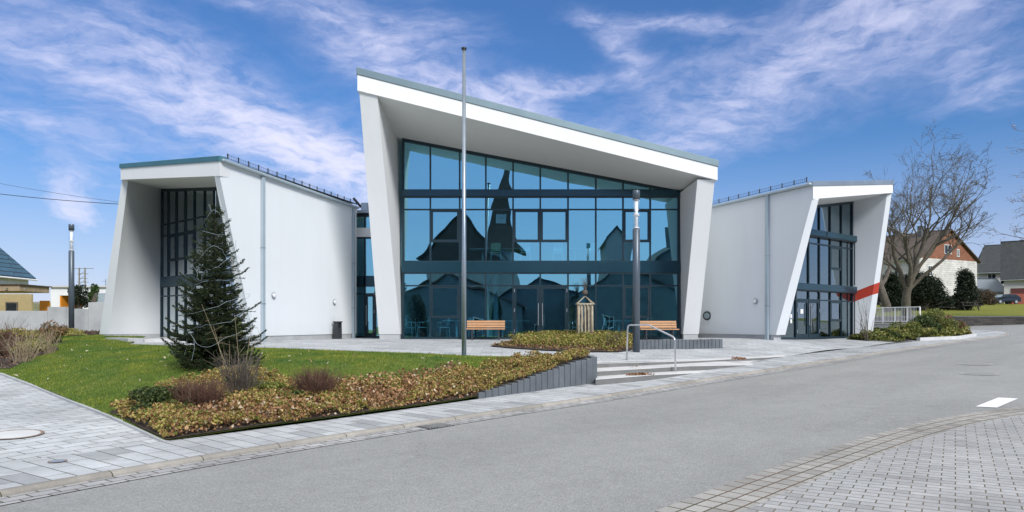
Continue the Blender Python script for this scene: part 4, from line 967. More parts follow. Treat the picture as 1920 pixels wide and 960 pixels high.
def bare_tree(name, label, base, H, r0, mt, seed, lean=(0, 0), limbs=5, spread=.7, depth=6, twig_pts=None, first=.22, group=None, cat='tree', droop=0.0, rmax=99.0):
    rng = np.random.default_rng(seed); t = thing(name, label, cat, tuple(base), group); b0_ = np.array(base, float); trunk = Tubes(); crown = Tubes(); tips = []
    def grow(p, d, L, r, lev):
        n = 6 if lev < 3 else 4; pts = [p]; dd = d.copy(); st = L/(n-1)
        out_ = np.array([p[0]-b0_[0], p[1]-b0_[1], 0]); ro = np.linalg.norm(out_)
        if ro > rmax*.7: L *= .62 if ro < rmax else .4; st = L/(n-1)
        for i in range(n-1):
            dd = dd+rng.normal(0, .13+.03*lev, 3)+np.array([0, 0, .07 if lev < 4 else .03-droop]); dd /= np.linalg.norm(dd); pts.append(pts[-1]+dd*st)
        r1 = r*(.62 if lev < 5 else .35); rr = np.linspace(r, r1, n)
        (trunk if lev < 1 else crown).add(pts, rr, 12 if lev == 0 else 8 if lev == 1 else 5 if lev < 4 else 3)
        if lev >= depth: tips.append(pts[-1]); tips.append(pts[-2]); return
        k = limbs if lev == 0 else (3 if lev < 3 else rng.integers(2, 5))
        for i in range(k):
            f = rng.uniform(.35, 1.0) if lev > 0 else rng.uniform(.6, 1.0)
            if i == 0: f = 1.0
            ix = min(n-2, int(f*(n-1))); q = pts[ix]*(1-(f*(n-1)-ix))+pts[ix+1]*(f*(n-1)-ix)
            a = rng.uniform(0, 2*math.pi)+i*2*math.pi/k; sp = spread*(rng.uniform(.55, 1.25) if i else rng.uniform(.1, .45))
            o = np.array([math.cos(a), math.sin(a), 0]); o = o-dd*np.dot(o, dd); o /= np.linalg.norm(o)+1e-9
            nd = dd*math.cos(sp)+o*math.sin(sp); nd /= np.linalg.norm(nd)
            grow(q, nd, L*rng.uniform(.58, .82) if lev > 0 else H*.28*rng.uniform(.8, 1.15), max(.010, (r1 if f > .9 else rr[ix])*rng.uniform(.52, .76)), lev+1)
    grow(np.array(base, float), np.array([lean[0], lean[1], 1.0])/math.sqrt(1+lean[0]**2+lean[1]**2), H*first, r0, 0)
    trunk.build('trunk', mt, t); crown.build('crown', mt, t)
    return t, np.array(tips)
def twig_bush(name, label, base, H, rad, n, mt, seed, cat='shrub', group=None, th=.006, fork=3, lean=.5):
    rng = np.random.default_rng(seed); T = Tubes(); b = np.array(base, float)
    for i in range(n):
        a = rng.uniform(0, 6.283); rr = rad*.35*math.sqrt(rng.uniform()); p = b+np.array([math.cos(a)*rr, math.sin(a)*rr, -.03]); l = rng.uniform(0, lean)
        d = np.array([math.cos(a)*l, math.sin(a)*l, 1.0]); d /= np.linalg.norm(d); h = H*rng.uniform(.6, 1.05); pts = [p]
        for k in range(4): d = d+rng.normal(0, .09, 3); d /= np.linalg.norm(d); pts.append(pts[-1]+d*h/4)
        T.add(pts, np.linspace(th, th*.35, 5), 3)
        for f in range(fork):
            k = rng.integers(1, 4); q = pts[k]; e = d+rng.normal(0, .38, 3); e /= np.linalg.norm(e); L = h*rng.uniform(.25, .5)
            T.add([q, q+e*L*.5+rng.normal(0, .01, 3), q+e*L+rng.normal(0, .03, 3)], [th*.6, th*.45, th*.25], 3)
    o = T.build(name, mt, None, smooth=False); return setp(o, label, cat, group)
def leaf_bush(name, label, base, rx, ry, H, n, size, pal, seed, mt=None, cat='shrub', group=None, lumps=9, weights=None, stems=True, up=.2, taper=.45):
    """a bush: stems and leaves gathered in uneven clumps through the volume"""
    rng = np.random.default_rng(seed); t = thing(name, label, cat, tuple(base), group); b = np.array(base, float)
    cs = []; 
    for i in range(lumps):
        a = rng.uniform(0, 6.283); q = math.sqrt(rng.uniform(0, 1)); z = rng.uniform(.2, .85)
        k = 1-taper*z; cs.append((b+np.array([math.cos(a)*q*rx*k, math.sin(a)*q*ry*k, z*H]), rng.uniform(.28, .5)))
    P = []
    for c, s in cs:
        m = n//lumps; d = rng.normal(size=(m, 3)); d /= np.linalg.norm(d, axis=1)[:, None]; rr = rng.uniform(.35, 1.1, m)**.5
        P.append(c+d*rr[:, None]*np.array([rx*s, ry*s, H*s*.6]))
    P = np.vstack(P); P = P[P[:, 2] > b[2]]
    leaves('foliage', P, size, pal, mt or M['leaf'], rng, t, up=up, weights=weights)
    if stems:
        T = Tubes()
        for c, s in cs:
            for k in range(3):
                e = c+rng.normal(0, .2, 3)*np.array([rx, ry, H])*.6; e[2] = max(e[2], b[2]+.3*H)
                T.add([b+rng.normal(0, .05, 3)*rx-np.array([0, 0, .02]), b*.5+e*.5+rng.normal(0, .05, 3)*rx, e], [.02*H+.004, .012*H+.003, .003], 4)
        T.build('stem', M['bark'], t)
    return t

# ------------------------------------------------------------------ lawn, beds, ground cover
bed_up = [(205, 775), (240, 757), (290, 742), (345, 722), (420, 706), (470, 702), (520, 706), (570, 720), (640, 722), (700, 726), (790, 722), (850, 708), (900, 692), (950, 681), (1000, 674), (1050, 671.5)]
bed_poly = [hit(a, b, zlawn).xy for a, b in bed_up]+[(PE.x-.02, 16.5), (PE.x-.02, PE.y+.12)]+[p.xy for p, z in pal[::-1]]+[(p.x+.004, p.y+.008) for p in inner_pts[5:1:-1]]+[(path_edge[1].xy*.55+path_edge[0].xy*.45)]
lbed_px = [(112, 655), (60, 672), (20, 692), (-60, 700), (-120, 690), (-120, 640), (60, 634), (200, 636), (205, 640), (130, 643)]
lbed_poly = [hit(a, b, zlawn).xy for a, b in lbed_px[:3]]+[Vector((-17.5, 17.6)), Vector((-24, 24)), Vector((-24, 31)), Vector((-17.4, 31)), Vector((-17.2, 28)), Vector((-18.6, 26))]
print('bed', [tuple(round(c, 1) for c in p) for p in bed_poly]); print('lbed', [tuple(round(c, 1) for c in p) for p in lbed_poly])
region('flower_bed_soil', bed_poly, zlawn, M['soil'], cell=.4, off=.02)
region('mulch_bed', lbed_poly, zlawn, M['soil'], cell=.5, off=.02)
r1 = np.random.default_rng(11)
def fbm2(x, y, s, seed=0.0): return np.array([mnoise.fractal(Vector((a*s, b*s, seed)), 1, 2, 4) for a, b in zip(x, y)])
q = scatter([tuple(p) for p in lawn_poly], 190000, r1); q = q[(q[:, 1] < 27)]
q = q[~inpoly(q[:, 0], q[:, 1], bed_poly) & ~inpoly(q[:, 0], q[:, 1], lbed_poly)]
GP = np.stack([q[:, 0], q[:, 1], zlawn(q[:, 0], q[:, 1])], 1)
nzg = fbm2(q[:, 0], q[:, 1], .9, 5.0); nz3 = fbm2(q[:, 0], q[:, 1], 3.2, 8.0); gm_ = np.stack([1+.75*nzg+.5*nz3, 1+.35*nzg+.35*nz3, 1+.5*nz3], 1)
go = blades('grass', GP, .045, .010, .9, [(.10, .17, .015), (.16, .23, .028), (.22, .27, .045), (.34, .32, .11)], M['grassb'], r1, weights=[.3, .38, .24, .08], mod=gm_); go['kind'] = 'stuff'; go['label'] = 'short green lawn grass'
# ground cover in the big bed
def cover(name, poly, n, hf, hmax, size, pal, weights, rng, label, patch_s=1.1, thr=-.1, gmin=.03):
    q = scatter([tuple(p) for p in poly], n, rng); nz = fbm2(q[:, 0], q[:, 1], patch_s, 3.0); nz2 = fbm2(q[:, 0], q[:, 1], 5.0, 9.0)
    hgt = np.clip((nz-thr)*1.6+.45+nz2*.6, .04, 1.0)*hmax
    z = np.atleast_1d(hf(q[:, 0], q[:, 1]))+gmin+hgt*rng.uniform(.25, 1, n)**.6
    o = leaves(name, np.stack([q[:, 0], q[:, 1], z], 1), size, pal, M['leaf'], rng, up=.45, weights=weights, aspect=.7); o['kind'] = 'stuff'; o['label'] = label; return o
PAL = [(.36, .33, .08), (.24, .26, .05), (.13, .17, .035), (.50, .40, .15), (.42, .26, .10), (.24, .12, .055)]
cover('ground_cover', bed_poly, 62000, zlawn, .20, .040, PAL, [.13, .13, .12, .18, .25, .19], r1, 'yellow green ground cover with browned leaves')
front = [p.xy for p in inner_pts[2:7]]
fb = [(p.x+.03, p.y+.05) for p in inner_pts[2:7]]+[(p.x-.45, p.y+1.5) for p in inner_pts[6:1:-1]]
q = scatter(fb, 16000, r1); q = q[r1.uniform(0, 1, len(q)) < .35+.9*np.clip(fbm2(q[:, 0], q[:, 1], 1.6, 7.0)+.3, 0, 1)]; z = zlawn(q[:, 0], q[:, 1])+.04+.17*r1.uniform(0, 1, len(q))**1.3
o = leaves('fallen_leaves', np.stack([q[:, 0], q[:, 1], z], 1), .048, [(.33, .18, .085), (.23, .11, .055), (.44, .28, .15), (.56, .46, .34), (.12, .07, .045)], M['deadleaf'], r1, up=.5, weights=[.32, .25, .25, .08, .1], aspect=.8); o['kind'] = 'stuff'; o['label'] = 'brown fallen leaves'
q = scatter([tuple(p) for p in lbed_poly], 9000, r1); z = zlawn(q[:, 0], q[:, 1])+.03+.05*r1.uniform(0, 1, len(q))
o = leaves('mulch', np.stack([q[:, 0], q[:, 1], z], 1), .07, [(.11, .06, .045), (.16, .09, .06), (.07, .045, .035), (.22, .15, .1)], M['deadleaf'], r1, up=.6, aspect=.4); o['kind'] = 'stuff'
lb2 = [hit(a, b, zlawn).xy for a, b in [(80, 650), (150, 641), (168, 634), (110, 630)]]
lb2 = [(-17.2, 25.6), (-16.9, 27.2), (-19.6, 30.4), (-22, 30), (-21, 27), (-19, 25)]
cover('ground_cover', lb2, 5000, zlawn, .22, .06, [(.38, .33, .09), (.28, .28, .07), (.18, .2, .05), (.4, .28, .1)], None, r1, 'yellowish ground cover below the left lamp post')
# a few pale leaves lying on the lawn
q = scatter([tuple(p) for p in lawn_poly], 260, r1); q = q[q[:, 1] < 24]
o = leaves('lawn_leaves', np.stack([q[:, 0], q[:, 1], zlawn(q[:, 0], q[:, 1])+.045], 1), .075, [(.45, .42, .25), (.55, .5, .38), (.35, .25, .12)], M['deadleaf'], r1, up=.8, aspect=.4); o['kind'] = 'stuff'
# middle bed on the plaza
mb_px = [(918, 650), (950, 643), (985, 637.5), (1040, 634.5), (1120, 634), (1178, 636), (1200, 643), (1196, 655), (1160, 661), (1090, 661), (1020, 658), (960, 654)]
mid_poly = [hit(a, b, zplaza).xy for a, b in mb_px]
print('mid', [tuple(round(c, 1) for c in p) for p in mid_poly])
region('tree_bed_soil', mid_poly, zplaza, M['soil'], cell=.4, off=.03)
cm = Vector((sum(p[0] for p in mid_poly)/len(mid_poly), sum(p[1] for p in mid_poly)/len(mid_poly))); inn = [cm+(Vector(p)-cm)*.86+Vector((.15, 0)) for p in mid_poly]
cover('ground_cover', inn, 15000, zplaza, .34, .06, PAL, [.27, .26, .16, .14, .12, .05], r1, 'yellow green ground cover around the young tree', thr=-.3)
cover('ground_cover', mid_poly, 5000, zplaza, .10, .07, [(.26, .13, .07), (.2, .1, .06), (.36, .24, .14), (.3, .26, .08)], None, r1, 'brown leaves round the young tree bed')
# leaf heaps on the steps
for (px, py, rr, nn) in ((1198, 692, 18, 260), (1196, 703, 20, 260), (1385, 673, 12, 120)):
    c = hit(px, py, lambda x, y: zwalk(x, y)+.12); pts = []
    for k in range(nn):
        a = r1.normal(0, 1)*rr/F*c.y*.5; pts.append((c.x+a, c.y+r1.normal(0, .05)-.02, c.z+abs(r1.normal(0, .02))))
    o = leaves('fallen_leaves', np.array(pts), .06, [(.30, .15, .08), (.22, .10, .06), (.42, .28, .17)], M['deadleaf'], r1, up=.5, aspect=.7); o['kind'] = 'stuff'

# shrubs in the big bed
def on(px, py, hf): p = hit(px, py, hf); return p
p = on(372, 772, zlawn); twig_bush('bare_shrub', 'dense low reddish brown twig shrub, left one in the flower bed', p, .56, .52, 300, M['twig_red'], 31, lean=.75)
twig_bush('bare_shrub', 'tan dry thin stems standing in front of the reddish twig shrub', on(362, 775, zlawn), .48, .1, 12, M['twig_tan'], 33, th=.005)
twig_bush('bare_shrub', 'tall dark thin stemmed shrub between the two reddish brown shrubs', on(452, 752, zlawn), .85, .42, 90, M['bark'], 32, lean=.45, th=.008)
twig_bush('bare_shrub', 'rounded dark reddish brown twig shrub, right one in the flower bed', on(592, 752, zlawn), .6, .42, 280, M['twig_red'], 34, lean=.7)
# long thin stems in front of the spruce
T = Tubes(); b0 = np.array(on(452, 750, zlawn)); rg = np.random.default_rng(4)
for (tx, ty) in ((378, 570), (400, 610), (440, 590), (472, 612), (480, 640), (430, 640)):
    e = np.array(at(tx, ty, b0[1]+.3)); m_ = b0*.5+e*.5+rg.normal(0, .06, 3)
    T.add([b0+rg.normal(0, .05, 3)*[1, 1, 0], b0*.75+m_*.25+rg.normal(0, .02, 3), m_, e], [.0065, .005, .004, .002], 4)
    for k in range(3): s_ = m_*(1-k*.3)+e*k*.3; T.add([s_, s_+rg.normal(0, .12, 3), s_+rg.normal(0, .2, 3)+[0, 0, .1]], [.003, .002, .0015], 3)
setp(T.build('young_sapling', M['twig_tan'], smooth=False), 'tall leafless sapling with long thin stems in front of the spruce', 'sapling')
GREEN = [(.045, .075, .02), (.07, .10, .03), (.10, .13, .035), (.03, .05, .018)]
leaf_bush('green_shrub', 'low dark green shrub at the left end of the flower bed', on(285, 775, zlawn), .6, .45, .42, 5200, .045, GREEN, 41)
leaf_bush('green_shrub', 'dark green shrub at the foot of the right reddish shrub', on(558, 758, zlawn), .28, .25, .22, 1500, .045, GREEN, 42)
leaf_bush('green_shrub', 'yellow green shrub between the reddish shrubs in the flower bed', on(515, 745, zlawn), .7, .4, .25, 3500, .05, [(.18, .2, .04), (.24, .25, .06), (.12, .15, .03)], 43)
leaf_bush('green_shrub', 'dark leafy shrub just right of the left bed corner shrub', on(335, 778, zlawn), .3, .3, .24, 1800, .045, [(.08, .10, .03), (.13, .14, .04), (.25, .2, .07)], 44)
# left bed shrubs
leaf_bush('dry_shrub', 'brown and green thin leaved shrub in front of the concrete wall', on(62, 655, zlawn)+Vector((0, 1.2, 0)), .6, .5, .9, 1200, .07, [(.30, .17, .08), (.24, .13, .07), (.14, .13, .05)], 45)
twig_bush('bare_shrub', 'pale dry stalks at the front of the left mulch bed', on(42, 680, zlawn), 1.0, .6, 34, M['twig_tan'], 46, lean=.5, th=.010)
twig_bush('bare_shrub', 'upright pale dry stalks right end of the left mulch bed', on(92, 664, zlawn), .95, .4, 22, M['twig_tan'], 47, lean=.35, th=.010)
leaf_bush('dry_shrub', 'dark reddish leafy shrub at the left edge of the photo', on(8, 668, zlawn), .7, .5, .75, 1500, .07, [(.14, .07, .05), (.20, .1, .06), (.09, .08, .04)], 48)
twig_bush('bare_shrub', 'tall fine reddish twigs rising at the far left against the concrete wall', on(25, 668, zlawn), 1.2, .8, 46, M['twig_red'], 49, lean=.6, th=.007)
leaf_bush('dry_shrub', 'bright yellow green grassy tuft behind the pale stalks', on(64, 662, zlawn), .55, .4, .42, 1500, .08, [(.30, .32, .06), (.38, .34, .1), (.2, .22, .05)], 50)

# ------------------------------------------------------------------ spruce with a string of lights
def spruce(base, H, Rm, seed=5):
    rng = np.random.default_rng(seed); t = thing('spruce_tree', 'dark green spruce on the lawn wound with a thin white string of lights', 'tree', tuple(base)); b = np.array(base, float)
    T = Tubes(); T.add([b-[0, 0, .1], b+[0.01, 0, H*.5], b+[0, 0, H*.98]], [.055, .035, .006], 8); NP_ = []; ND = []
    z = .10; wh = 0
    while z < H*.985:
        f = z/H; L = Rm*(1-f)**.74*.99*(1 if f > .12 else .86+f)+.035; nb = int(12-4*f) if f < .93 else 4
        for i in range(nb):
            a = i*2*math.pi/nb+wh*1.1+rng.normal(0, .16); l = L*rng.uniform(.55, 1.25); up0 = .05+.9*f*f+rng.normal(0, .08); m = 7
            dirh = np.array([math.cos(a), math.sin(a), 0]); s = np.linspace(0, 1, m)
            droop = (-.55*(1-f))*np.sin(s*2.2)*.45+up0*s*.55+.22*s**3
            pts = b+np.array([0, 0, z+rng.normal(0, .03)])+dirh*(s*l)[:, None]+np.array([0, 0, 1])*(droop*l)[:, None]
            T.add(pts, np.linspace(.014*(1-f)+.004, .002, m), 4)
            side = np.array([-dirh[1], dirh[0], 0]); nt_ = max(3, int(l/.058))
            segs = [(pts[0]*(1-k)+pts[1]*k, None) for k in ()]
            tl = []
            for k in range(nt_):
                u = .12+.88*k/nt_; ix = min(m-2, int(u*(m-1))); fr_ = u*(m-1)-ix; p = pts[ix]*(1-fr_)+pts[ix+1]*fr_; dd = pts[ix+1]-pts[ix]; dd = dd/(np.linalg.norm(dd)+1e-9)
                for sg in (-1, 1):
                    tw = (1-u)*.34*l+.05+.03*rng.uniform(); tw *= rng.uniform(.7, 1.15); d2 = dd*.75+side*sg*.8+np.array([0, 0, rng.normal(.03, .16)]); d2 /= np.linalg.norm(d2); tl.append((p, d2, tw))
            tl.append((pts[-2], (pts[-1]-pts[-2])/np.linalg.norm(pts[-1]-pts[-2]), l*.18+.03)); tl.append((pts[1], dirh, l*.7))
            for p, d2, tw in tl:
                k = max(9, int(tw/.0030)); uu = rng.uniform(0, 1, k); NP_.append(p+d2*(uu*tw)[:, None]); r_ = rng.normal(size=(k, 3)); r_ -= (r_@d2)[:, None]*d2; r_ /= np.linalg.norm(r_, axis=1)[:, None]; v = d2*.75+r_*.8; ND.append(v/np.linalg.norm(v, axis=1)[:, None])
        z += .10+.09*f; wh += 1
    P = np.vstack(NP_); D = np.vstack(ND); print('needles', len(P))
    T.build('trunk', M['bark'], t)
    blades('foliage', P, .036, .0105, 0, [(.015, .028, .011), (.028, .046, .017), (.052, .074, .026), (.12, .14, .05)], M['needle'], rng, t, weights=[.36, .38, .2, .06], dirs=D)
    # string of lights, its own thing
    S = Tubes(); n = 420; u = np.linspace(0, 1, n); zz = .35+u*(H-.5); rad = Rm*(1-zz/H)**.74*(.86+.14*np.sin(u*63))+.03; aa = u*2*math.pi*8.5+1.1*np.sin(u*40)
    Q = b+np.stack([np.cos(aa)*rad, np.sin(aa)*rad, zz+.16*np.sin(u*97)+.08*np.sin(u*211)], 1); Q += rng.normal(0, .012, Q.shape)
    S.add(Q, np.full(n, .0026), 4)
    for k in range(7):
        i = rng.integers(0, 120); p = Q[i]; S.add([p, p+[.01, 0, -.2], p+[rng.normal(0, .04), 0, -.45]], [.003, .003, .003], 4)
    S.add([b+[0, 0, H*.9], b+[.02, -.03, H+.02], b+[.01, -.02, H+.30]], [.005, .005, .004], 4)
    setp(S.build('string_lights', M['zinc_light'], smooth=True), 'thin white fairy light wire wound around the spruce', 'fairy lights')
sp_b = on(404, 686, zlawn); print('spruce', sp_b)
spruce(sp_b, (686-384)/F*sp_b.y, 88/F*sp_b.y)

# ------------------------------------------------------------------ street furniture
def flagpole():
    b = flag_p; t = thing('flagpole', 'tall bare grey metal flagpole standing on the plaza edge', 'flagpole', tuple(b)); top = at(868, 94, b.y).z
    MB().tube([b-Vector((0, 0, .1)), b+Vector((0, 0, 2.6)), Vector((b.x, b.y, top))], [.066, .063, .045], 20).build('pole', M['galv'], t, smooth=True)
    MB().lathe((b.x, b.y, top), [(.06, 0), (.06, .03), (.075, .035), (.075, .06), (.03, .08)], 16).build('cap', M['dark'], t)
    MB().lathe(tuple(b), [(.13, -.02), (.13, .02), (.10, .03)], 20).build('base_plate', M['zinc'], t)
flagpole()
def lamp_post(loc, label, s=1.0):
    t = thing('street_lamp', label, 'street lamp', (0, 0, 0), 'cylindrical post lamps beside the hall')
    H = 4.98*s; r = .112
    MB().lathe((0, 0, 0), [(r, -.1), (r, H-1.20), (r*.9, H-1.19)], 28).build('pole', M['post'], t, smooth=False)
    MB().lathe((0, 0, 0), [(r*.93, H-1.18), (r*.93, H-.27)], 28).build('lamp_glass', M['lamp_glass'], t)
    hd = MB(); hd.lathe((0, 0, 0), [(.05, H-1.18), (.05, H-.27)], 12); 
    for z in (H-1.17, H-.78, H-.74, H-.30): hd.lathe((0, 0, z), [(.09, 0), (.09, .03)], 16)
    hd.build('lamp_core', M['white'], t)
    MB().lathe((0, 0, 0), [(r, H-.27), (r, H-.01), (r*.95, H)], 28).build('lamp_cap', M['post'], t)
    t.location = loc
    for c in t.children:
        for p in c.data.polygons: p.use_smooth = abs(p.normal.z) < .5
    return t
lamp_post(lamp_p, 'dark grey round lamp post with clear glass head in front of the right bench')
lp2 = at(134, 627, 30.4); lamp_post(lp2-Vector((0, 0, .08)), 'dark grey round lamp post with clear glass head by the concrete wall')
def bench(label, loc):
    t = thing('park_bench', label, 'bench', (0, 0, 0), 'wooden slat benches in front of the glass')
    for k in range(4): MB().box((0, -.20+k*.118, .425+.004*k), (1.50, .10, .035)).build('seat_slat', M['wood'], t, bevel=.006)
    for k in range(3): MB().box((0, .235+k*.022, .525+k*.096), (1.50, .032, .082), M=Matrix.Rotation(R(-12), 3, 'X')).build('back_slat', M['wood'], t, bevel=.006)
    for sx in (-.52, .52):
        lg = MB(); lg.bar((sx, -.20, -.02), (sx, -.20, .40), .05, .05); lg.bar((sx, -.22, .395), (sx, .22, .395), .05, .03); lg.bar((sx, .20, -.02), (sx, .20, .40), .05, .05)
        lg.bar((sx, .22, .40), (sx, .30, .77), .05, .02); lg.build('leg', M['dark'], t)
    t.location = loc; return t
bz = lambda px: at(px, 636, 26.9)
b1 = bench('wooden slat bench left of the plaza bed behind the flagpole', (bz(911).x, 26.7, float(zplaza(bz(911).x, 26.7))))
def recopy(src, label, loc, rz=None):
    c = copy_tree(src); c['label'] = label; c.location = loc
    if rz is not None: c.rotation_euler = (0, 0, rz)
    return c
recopy(b1, 'wooden slat bench at right behind the low palisade wall and lamp post', (bz(1233).x, 26.7, float(zplaza(bz(1233).x, 26.7))))
def litter_bin():
    d = px_on_left(624); c = lw(d, .35)+out_l*.22; c.z = .34; ang = math.atan2(LD.y, LD.x)
    t = thing('litter_bin', 'dark grey rectangular litter bin against the left white wall', 'litter bin', (c.x, c.y, 0))
    mb = MB(); mb.box((c.x, c.y, .22), (.30, .22, .46), rz=ang); mb.build('body', M['dark'], t, bevel=.01)
    MB().box((c.x, c.y, .70), (.34, .26, .04), rz=ang).build('lid', M['dark'], t)
    for s in (-1, 1): MB().box((c.x+LD.x*.14*s, c.y+LD.y*.14*s, .56), (.02, .2, .24), rz=ang).build('bracket', M['dark'], t)
litter_bin()
def handrail():
    a = at(1175, 671, 18.4); a.z = float(zplaza(a.x, a.y)); b = hit(1267, 701, lambda x, y: zwalk(x, y)+.01)
    at_ = at(1177, 609.5, a.y); m = at(1216, 609, 17.9); e = at(1265, 633, b.y); print('rail', a, b)
    t = thing('handrail', 'brushed steel tube handrail leading down the steps', 'handrail', tuple(a))
    def rnd(p, q, r, k=5, f=.09):
        u = (p-q).normalized()*f; v = (r-q).normalized()*f
        return [(q+u)*(1-s)**2+q*2*s*(1-s)+(q+v)*s*s for s in np.linspace(0, 1, k)]
    path = [a-Vector((0, 0, .05))]+rnd(a, at_, m)+rnd(at_, m, e)+rnd(m, e, b)+[b-Vector((0, 0, .08))]
    MB().tube(path, .022, 12, cap=True).build('rail', M['steel'], t, smooth=True)
    for p in (a, b): MB().lathe(tuple(p), [(.05, 0), (.05, .012)], 16).build('base_plate', M['steel'], t)
handrail()
def tree_guard():
    c = hit(1099, 640, zplaza)+Vector((0, .4, 0)); print('guard', c)
    t = thing('tree_guard', 'weathered wooden four post tree guard with pointed top in the plaza bed', 'tree guard', tuple(c)); w_ = 12.5/F*c.y; zt = at(0, 571, c.y).z; zap = at(0, 556, c.y).z
    cs = [(-w_, -w_*.8), (w_, -w_*.8), (w_, w_*.8), (-w_, w_*.8)]
    for i, (x, y) in enumerate(cs): MB().tube([(c.x+x*1.05, c.y+y*1.05, c.z-.1), (c.x+x, c.y+y, zt)], [.04, .036], 10).build('post', M['post_wood'], t, smooth=True)
    for i in range(4):
        p, q_ = cs[i], cs[(i+1) % 4]
        MB().bar((c.x+p[0]*1.25, c.y+p[1]*1.25, zt+.02), (c.x+q_[0]*1.25, c.y+q_[1]*1.25, zt+.02), .05, .05).build('top_rail', M['post_wood'], t)
        MB().bar((c.x+p[0]*1.2, c.y+p[1]*1.2, zt+.04), (c.x+p[0]*.08, c.y+p[1]*.08, zap), .03, .03).build('rafter', M['post_wood'], t)
        for f in (.25, .5, .75):
            x = p[0]*(1-f)+q_[0]*f; y = p[1]*(1-f)+q_[1]*f; MB().bar((c.x+x, c.y+y, c.z+.1), (c.x+x, c.y+y, zt), .045, .014).build('lath', M['post_wood'], t)
    tr = bare_tree('young_tree', 'small leafless tree with thin upright twigs growing inside the wooden guard', c, 1.0, .05, M['bark_light'], 14, limbs=2, spread=.3, depth=1, first=1.35)[0]
    bpy.data.objects.remove(tr.children[1]) if False else None
    z = at(0, 548, c.y).z; MB().lathe((c.x, c.y, z-.12), [(.03, 0), (.10, .05), (.12, .12), (.07, .2)], 10).build('knot', M['bark'], tr)
    T = Tubes(); rg = np.random.default_rng(3); b = np.array((c.x, c.y, z+.02))
    for i in range(26):
        a = rg.uniform(0, 6.28); l = rg.uniform(.05, .5); h = rg.uniform(.3, .62); d = np.array([math.cos(a)*l, math.sin(a)*l, 1.0]); T.add([b, b+d*h*.5+rg.normal(0, .02, 3), b+d*h], [.008, .006, .003], 3)
    T.build('twig', M['bark'], tr, smooth=False)
tree_guard()
twig_bush('bare_shrub', 'thin brown stems at the right end of the plaza bed', hit(1150, 655, zplaza), .62, .5, 26, M['bark'], 61, lean=.3, th=.006)
twig_bush('bare_shrub', 'thin upright stems in front of the right wing leg with the red stripe', at(1624, 636, 28.5), 1.6, .5, 12, M['bark'], 62, lean=.16, th=.014, fork=1)

# covers, drain, road paint
def disc(name, label, cat, c, r, hf, mt, ring=None, off=.012, parent=None):
    mb = MB(); n = 36; vs = [(c.x, c.y, float(hf(c.x, c.y))+off)]
    for k in range(n): a = 2*math.pi*k/n; x, y = c.x+r*math.cos(a), c.y+r*math.sin(a); vs.append((x, y, float(hf(x, y))+off))
    mb.add(vs, [(0, k+1, (k+1) % n+1) for k in range(n)])
    if ring:
        r2, mt2 = ring; m2 = MB(); v2 = []
        for k in range(n):
            a = 2*math.pi*k/n
            for q_ in (r+.004, r2): x, y = c.x+q_*math.cos(a), c.y+q_*math.sin(a); v2.append((x, y, float(hf(x, y))+off))
        m2.add(v2, [(2*k, 2*k+1, (2*k+3) % (2*n), (2*k+2) % (2*n)) for k in range(n)])
        t = thing(name, label, cat, (c.x, c.y, float(hf(c.x, c.y)))); mb.build('cover', mt, t, fixn=False); m2.build('ring', mt2, t, fixn=False); return t
    o = mb.build(name, mt, fixn=False); return setp(o, label, cat)
mc = hit(28, 816, zpath); disc('manhole_cover', 'round pale concrete manhole cover with brown rim in the left paving', 'manhole cover', mc+Vector((-.02, 0, 0)), .30, zpath, M['step'], (.345, M['rust']), off=.014)
disc('valve_cover', 'tiny round metal valve cover on the pavement slabs', 'cover', hit(108, 866, zwalk), .075, zwalk, M['zinc'], (.095, M['rust']), off=.012)
zmh = lambda x, y: float(zroad(x, y))
M['iron2'] = mat('asphalt_collar', (.31, .31, .30), .85, var=.15)
M['iron'] = mat('worn_iron', (.24, .24, .23), .75, 0, var=.3, vs=20, bscale=40)
disc('manhole_cover', 'round iron manhole cover in the road, the one farther away', 'manhole cover', hit(1829, 683, zroad), .31, zmh, M['iron'], (.40, M['iron2']), off=.008)
disc('manhole_cover', 'round iron manhole cover in the road, the one nearer to the white mark', 'manhole cover', hit(1836, 701, zroad), .31, zmh, M['iron'], (.40, M['iron2']), off=.008)
rm = MB(); P4 = [hit(a, b, zroad)+Vector((0, 0, .008)) for a, b in ((1829, 763), (1872, 746), (1909, 748), (1869, 765))]; rm.add(P4, [(0, 3, 2, 1)]); rmo = rm.build('road_marking', M['white'], fixn=False); rmo['kind'] = 'structure'
def drain():
    c = hit(838, 803, zroad); i = int(np.argmin(((KERB-np.array(c.xy))**2).sum(1))); tv = KERB[i+1]-KERB[i-1]; ang = math.atan2(tv[1], tv[0]); t = thing('drain_grate', 'slotted iron drain grate in the gutter by the kerb', 'drain', tuple(c))
    nrm_ = np.array([-tv[1], tv[0]])/np.linalg.norm(tv); cc = KERB[i]-nrm_*.22; z = float(zroad(*cc))+.012; m_ = Matrix.Rotation(ang, 3, 'Z')
    MB().box((cc[0], cc[1], z-.02), (.5, .34, .03), rz=ang).build('frame', M['dark'], t)
    for k in range(9):
        o = m_@Vector((-.2+k*.05, 0, 0)); MB().box((cc[0]+o.x, cc[1]+o.y, z+.0), (.024, .28, .02), rz=ang).build('grate_bar', M['iron'], t)
drain()

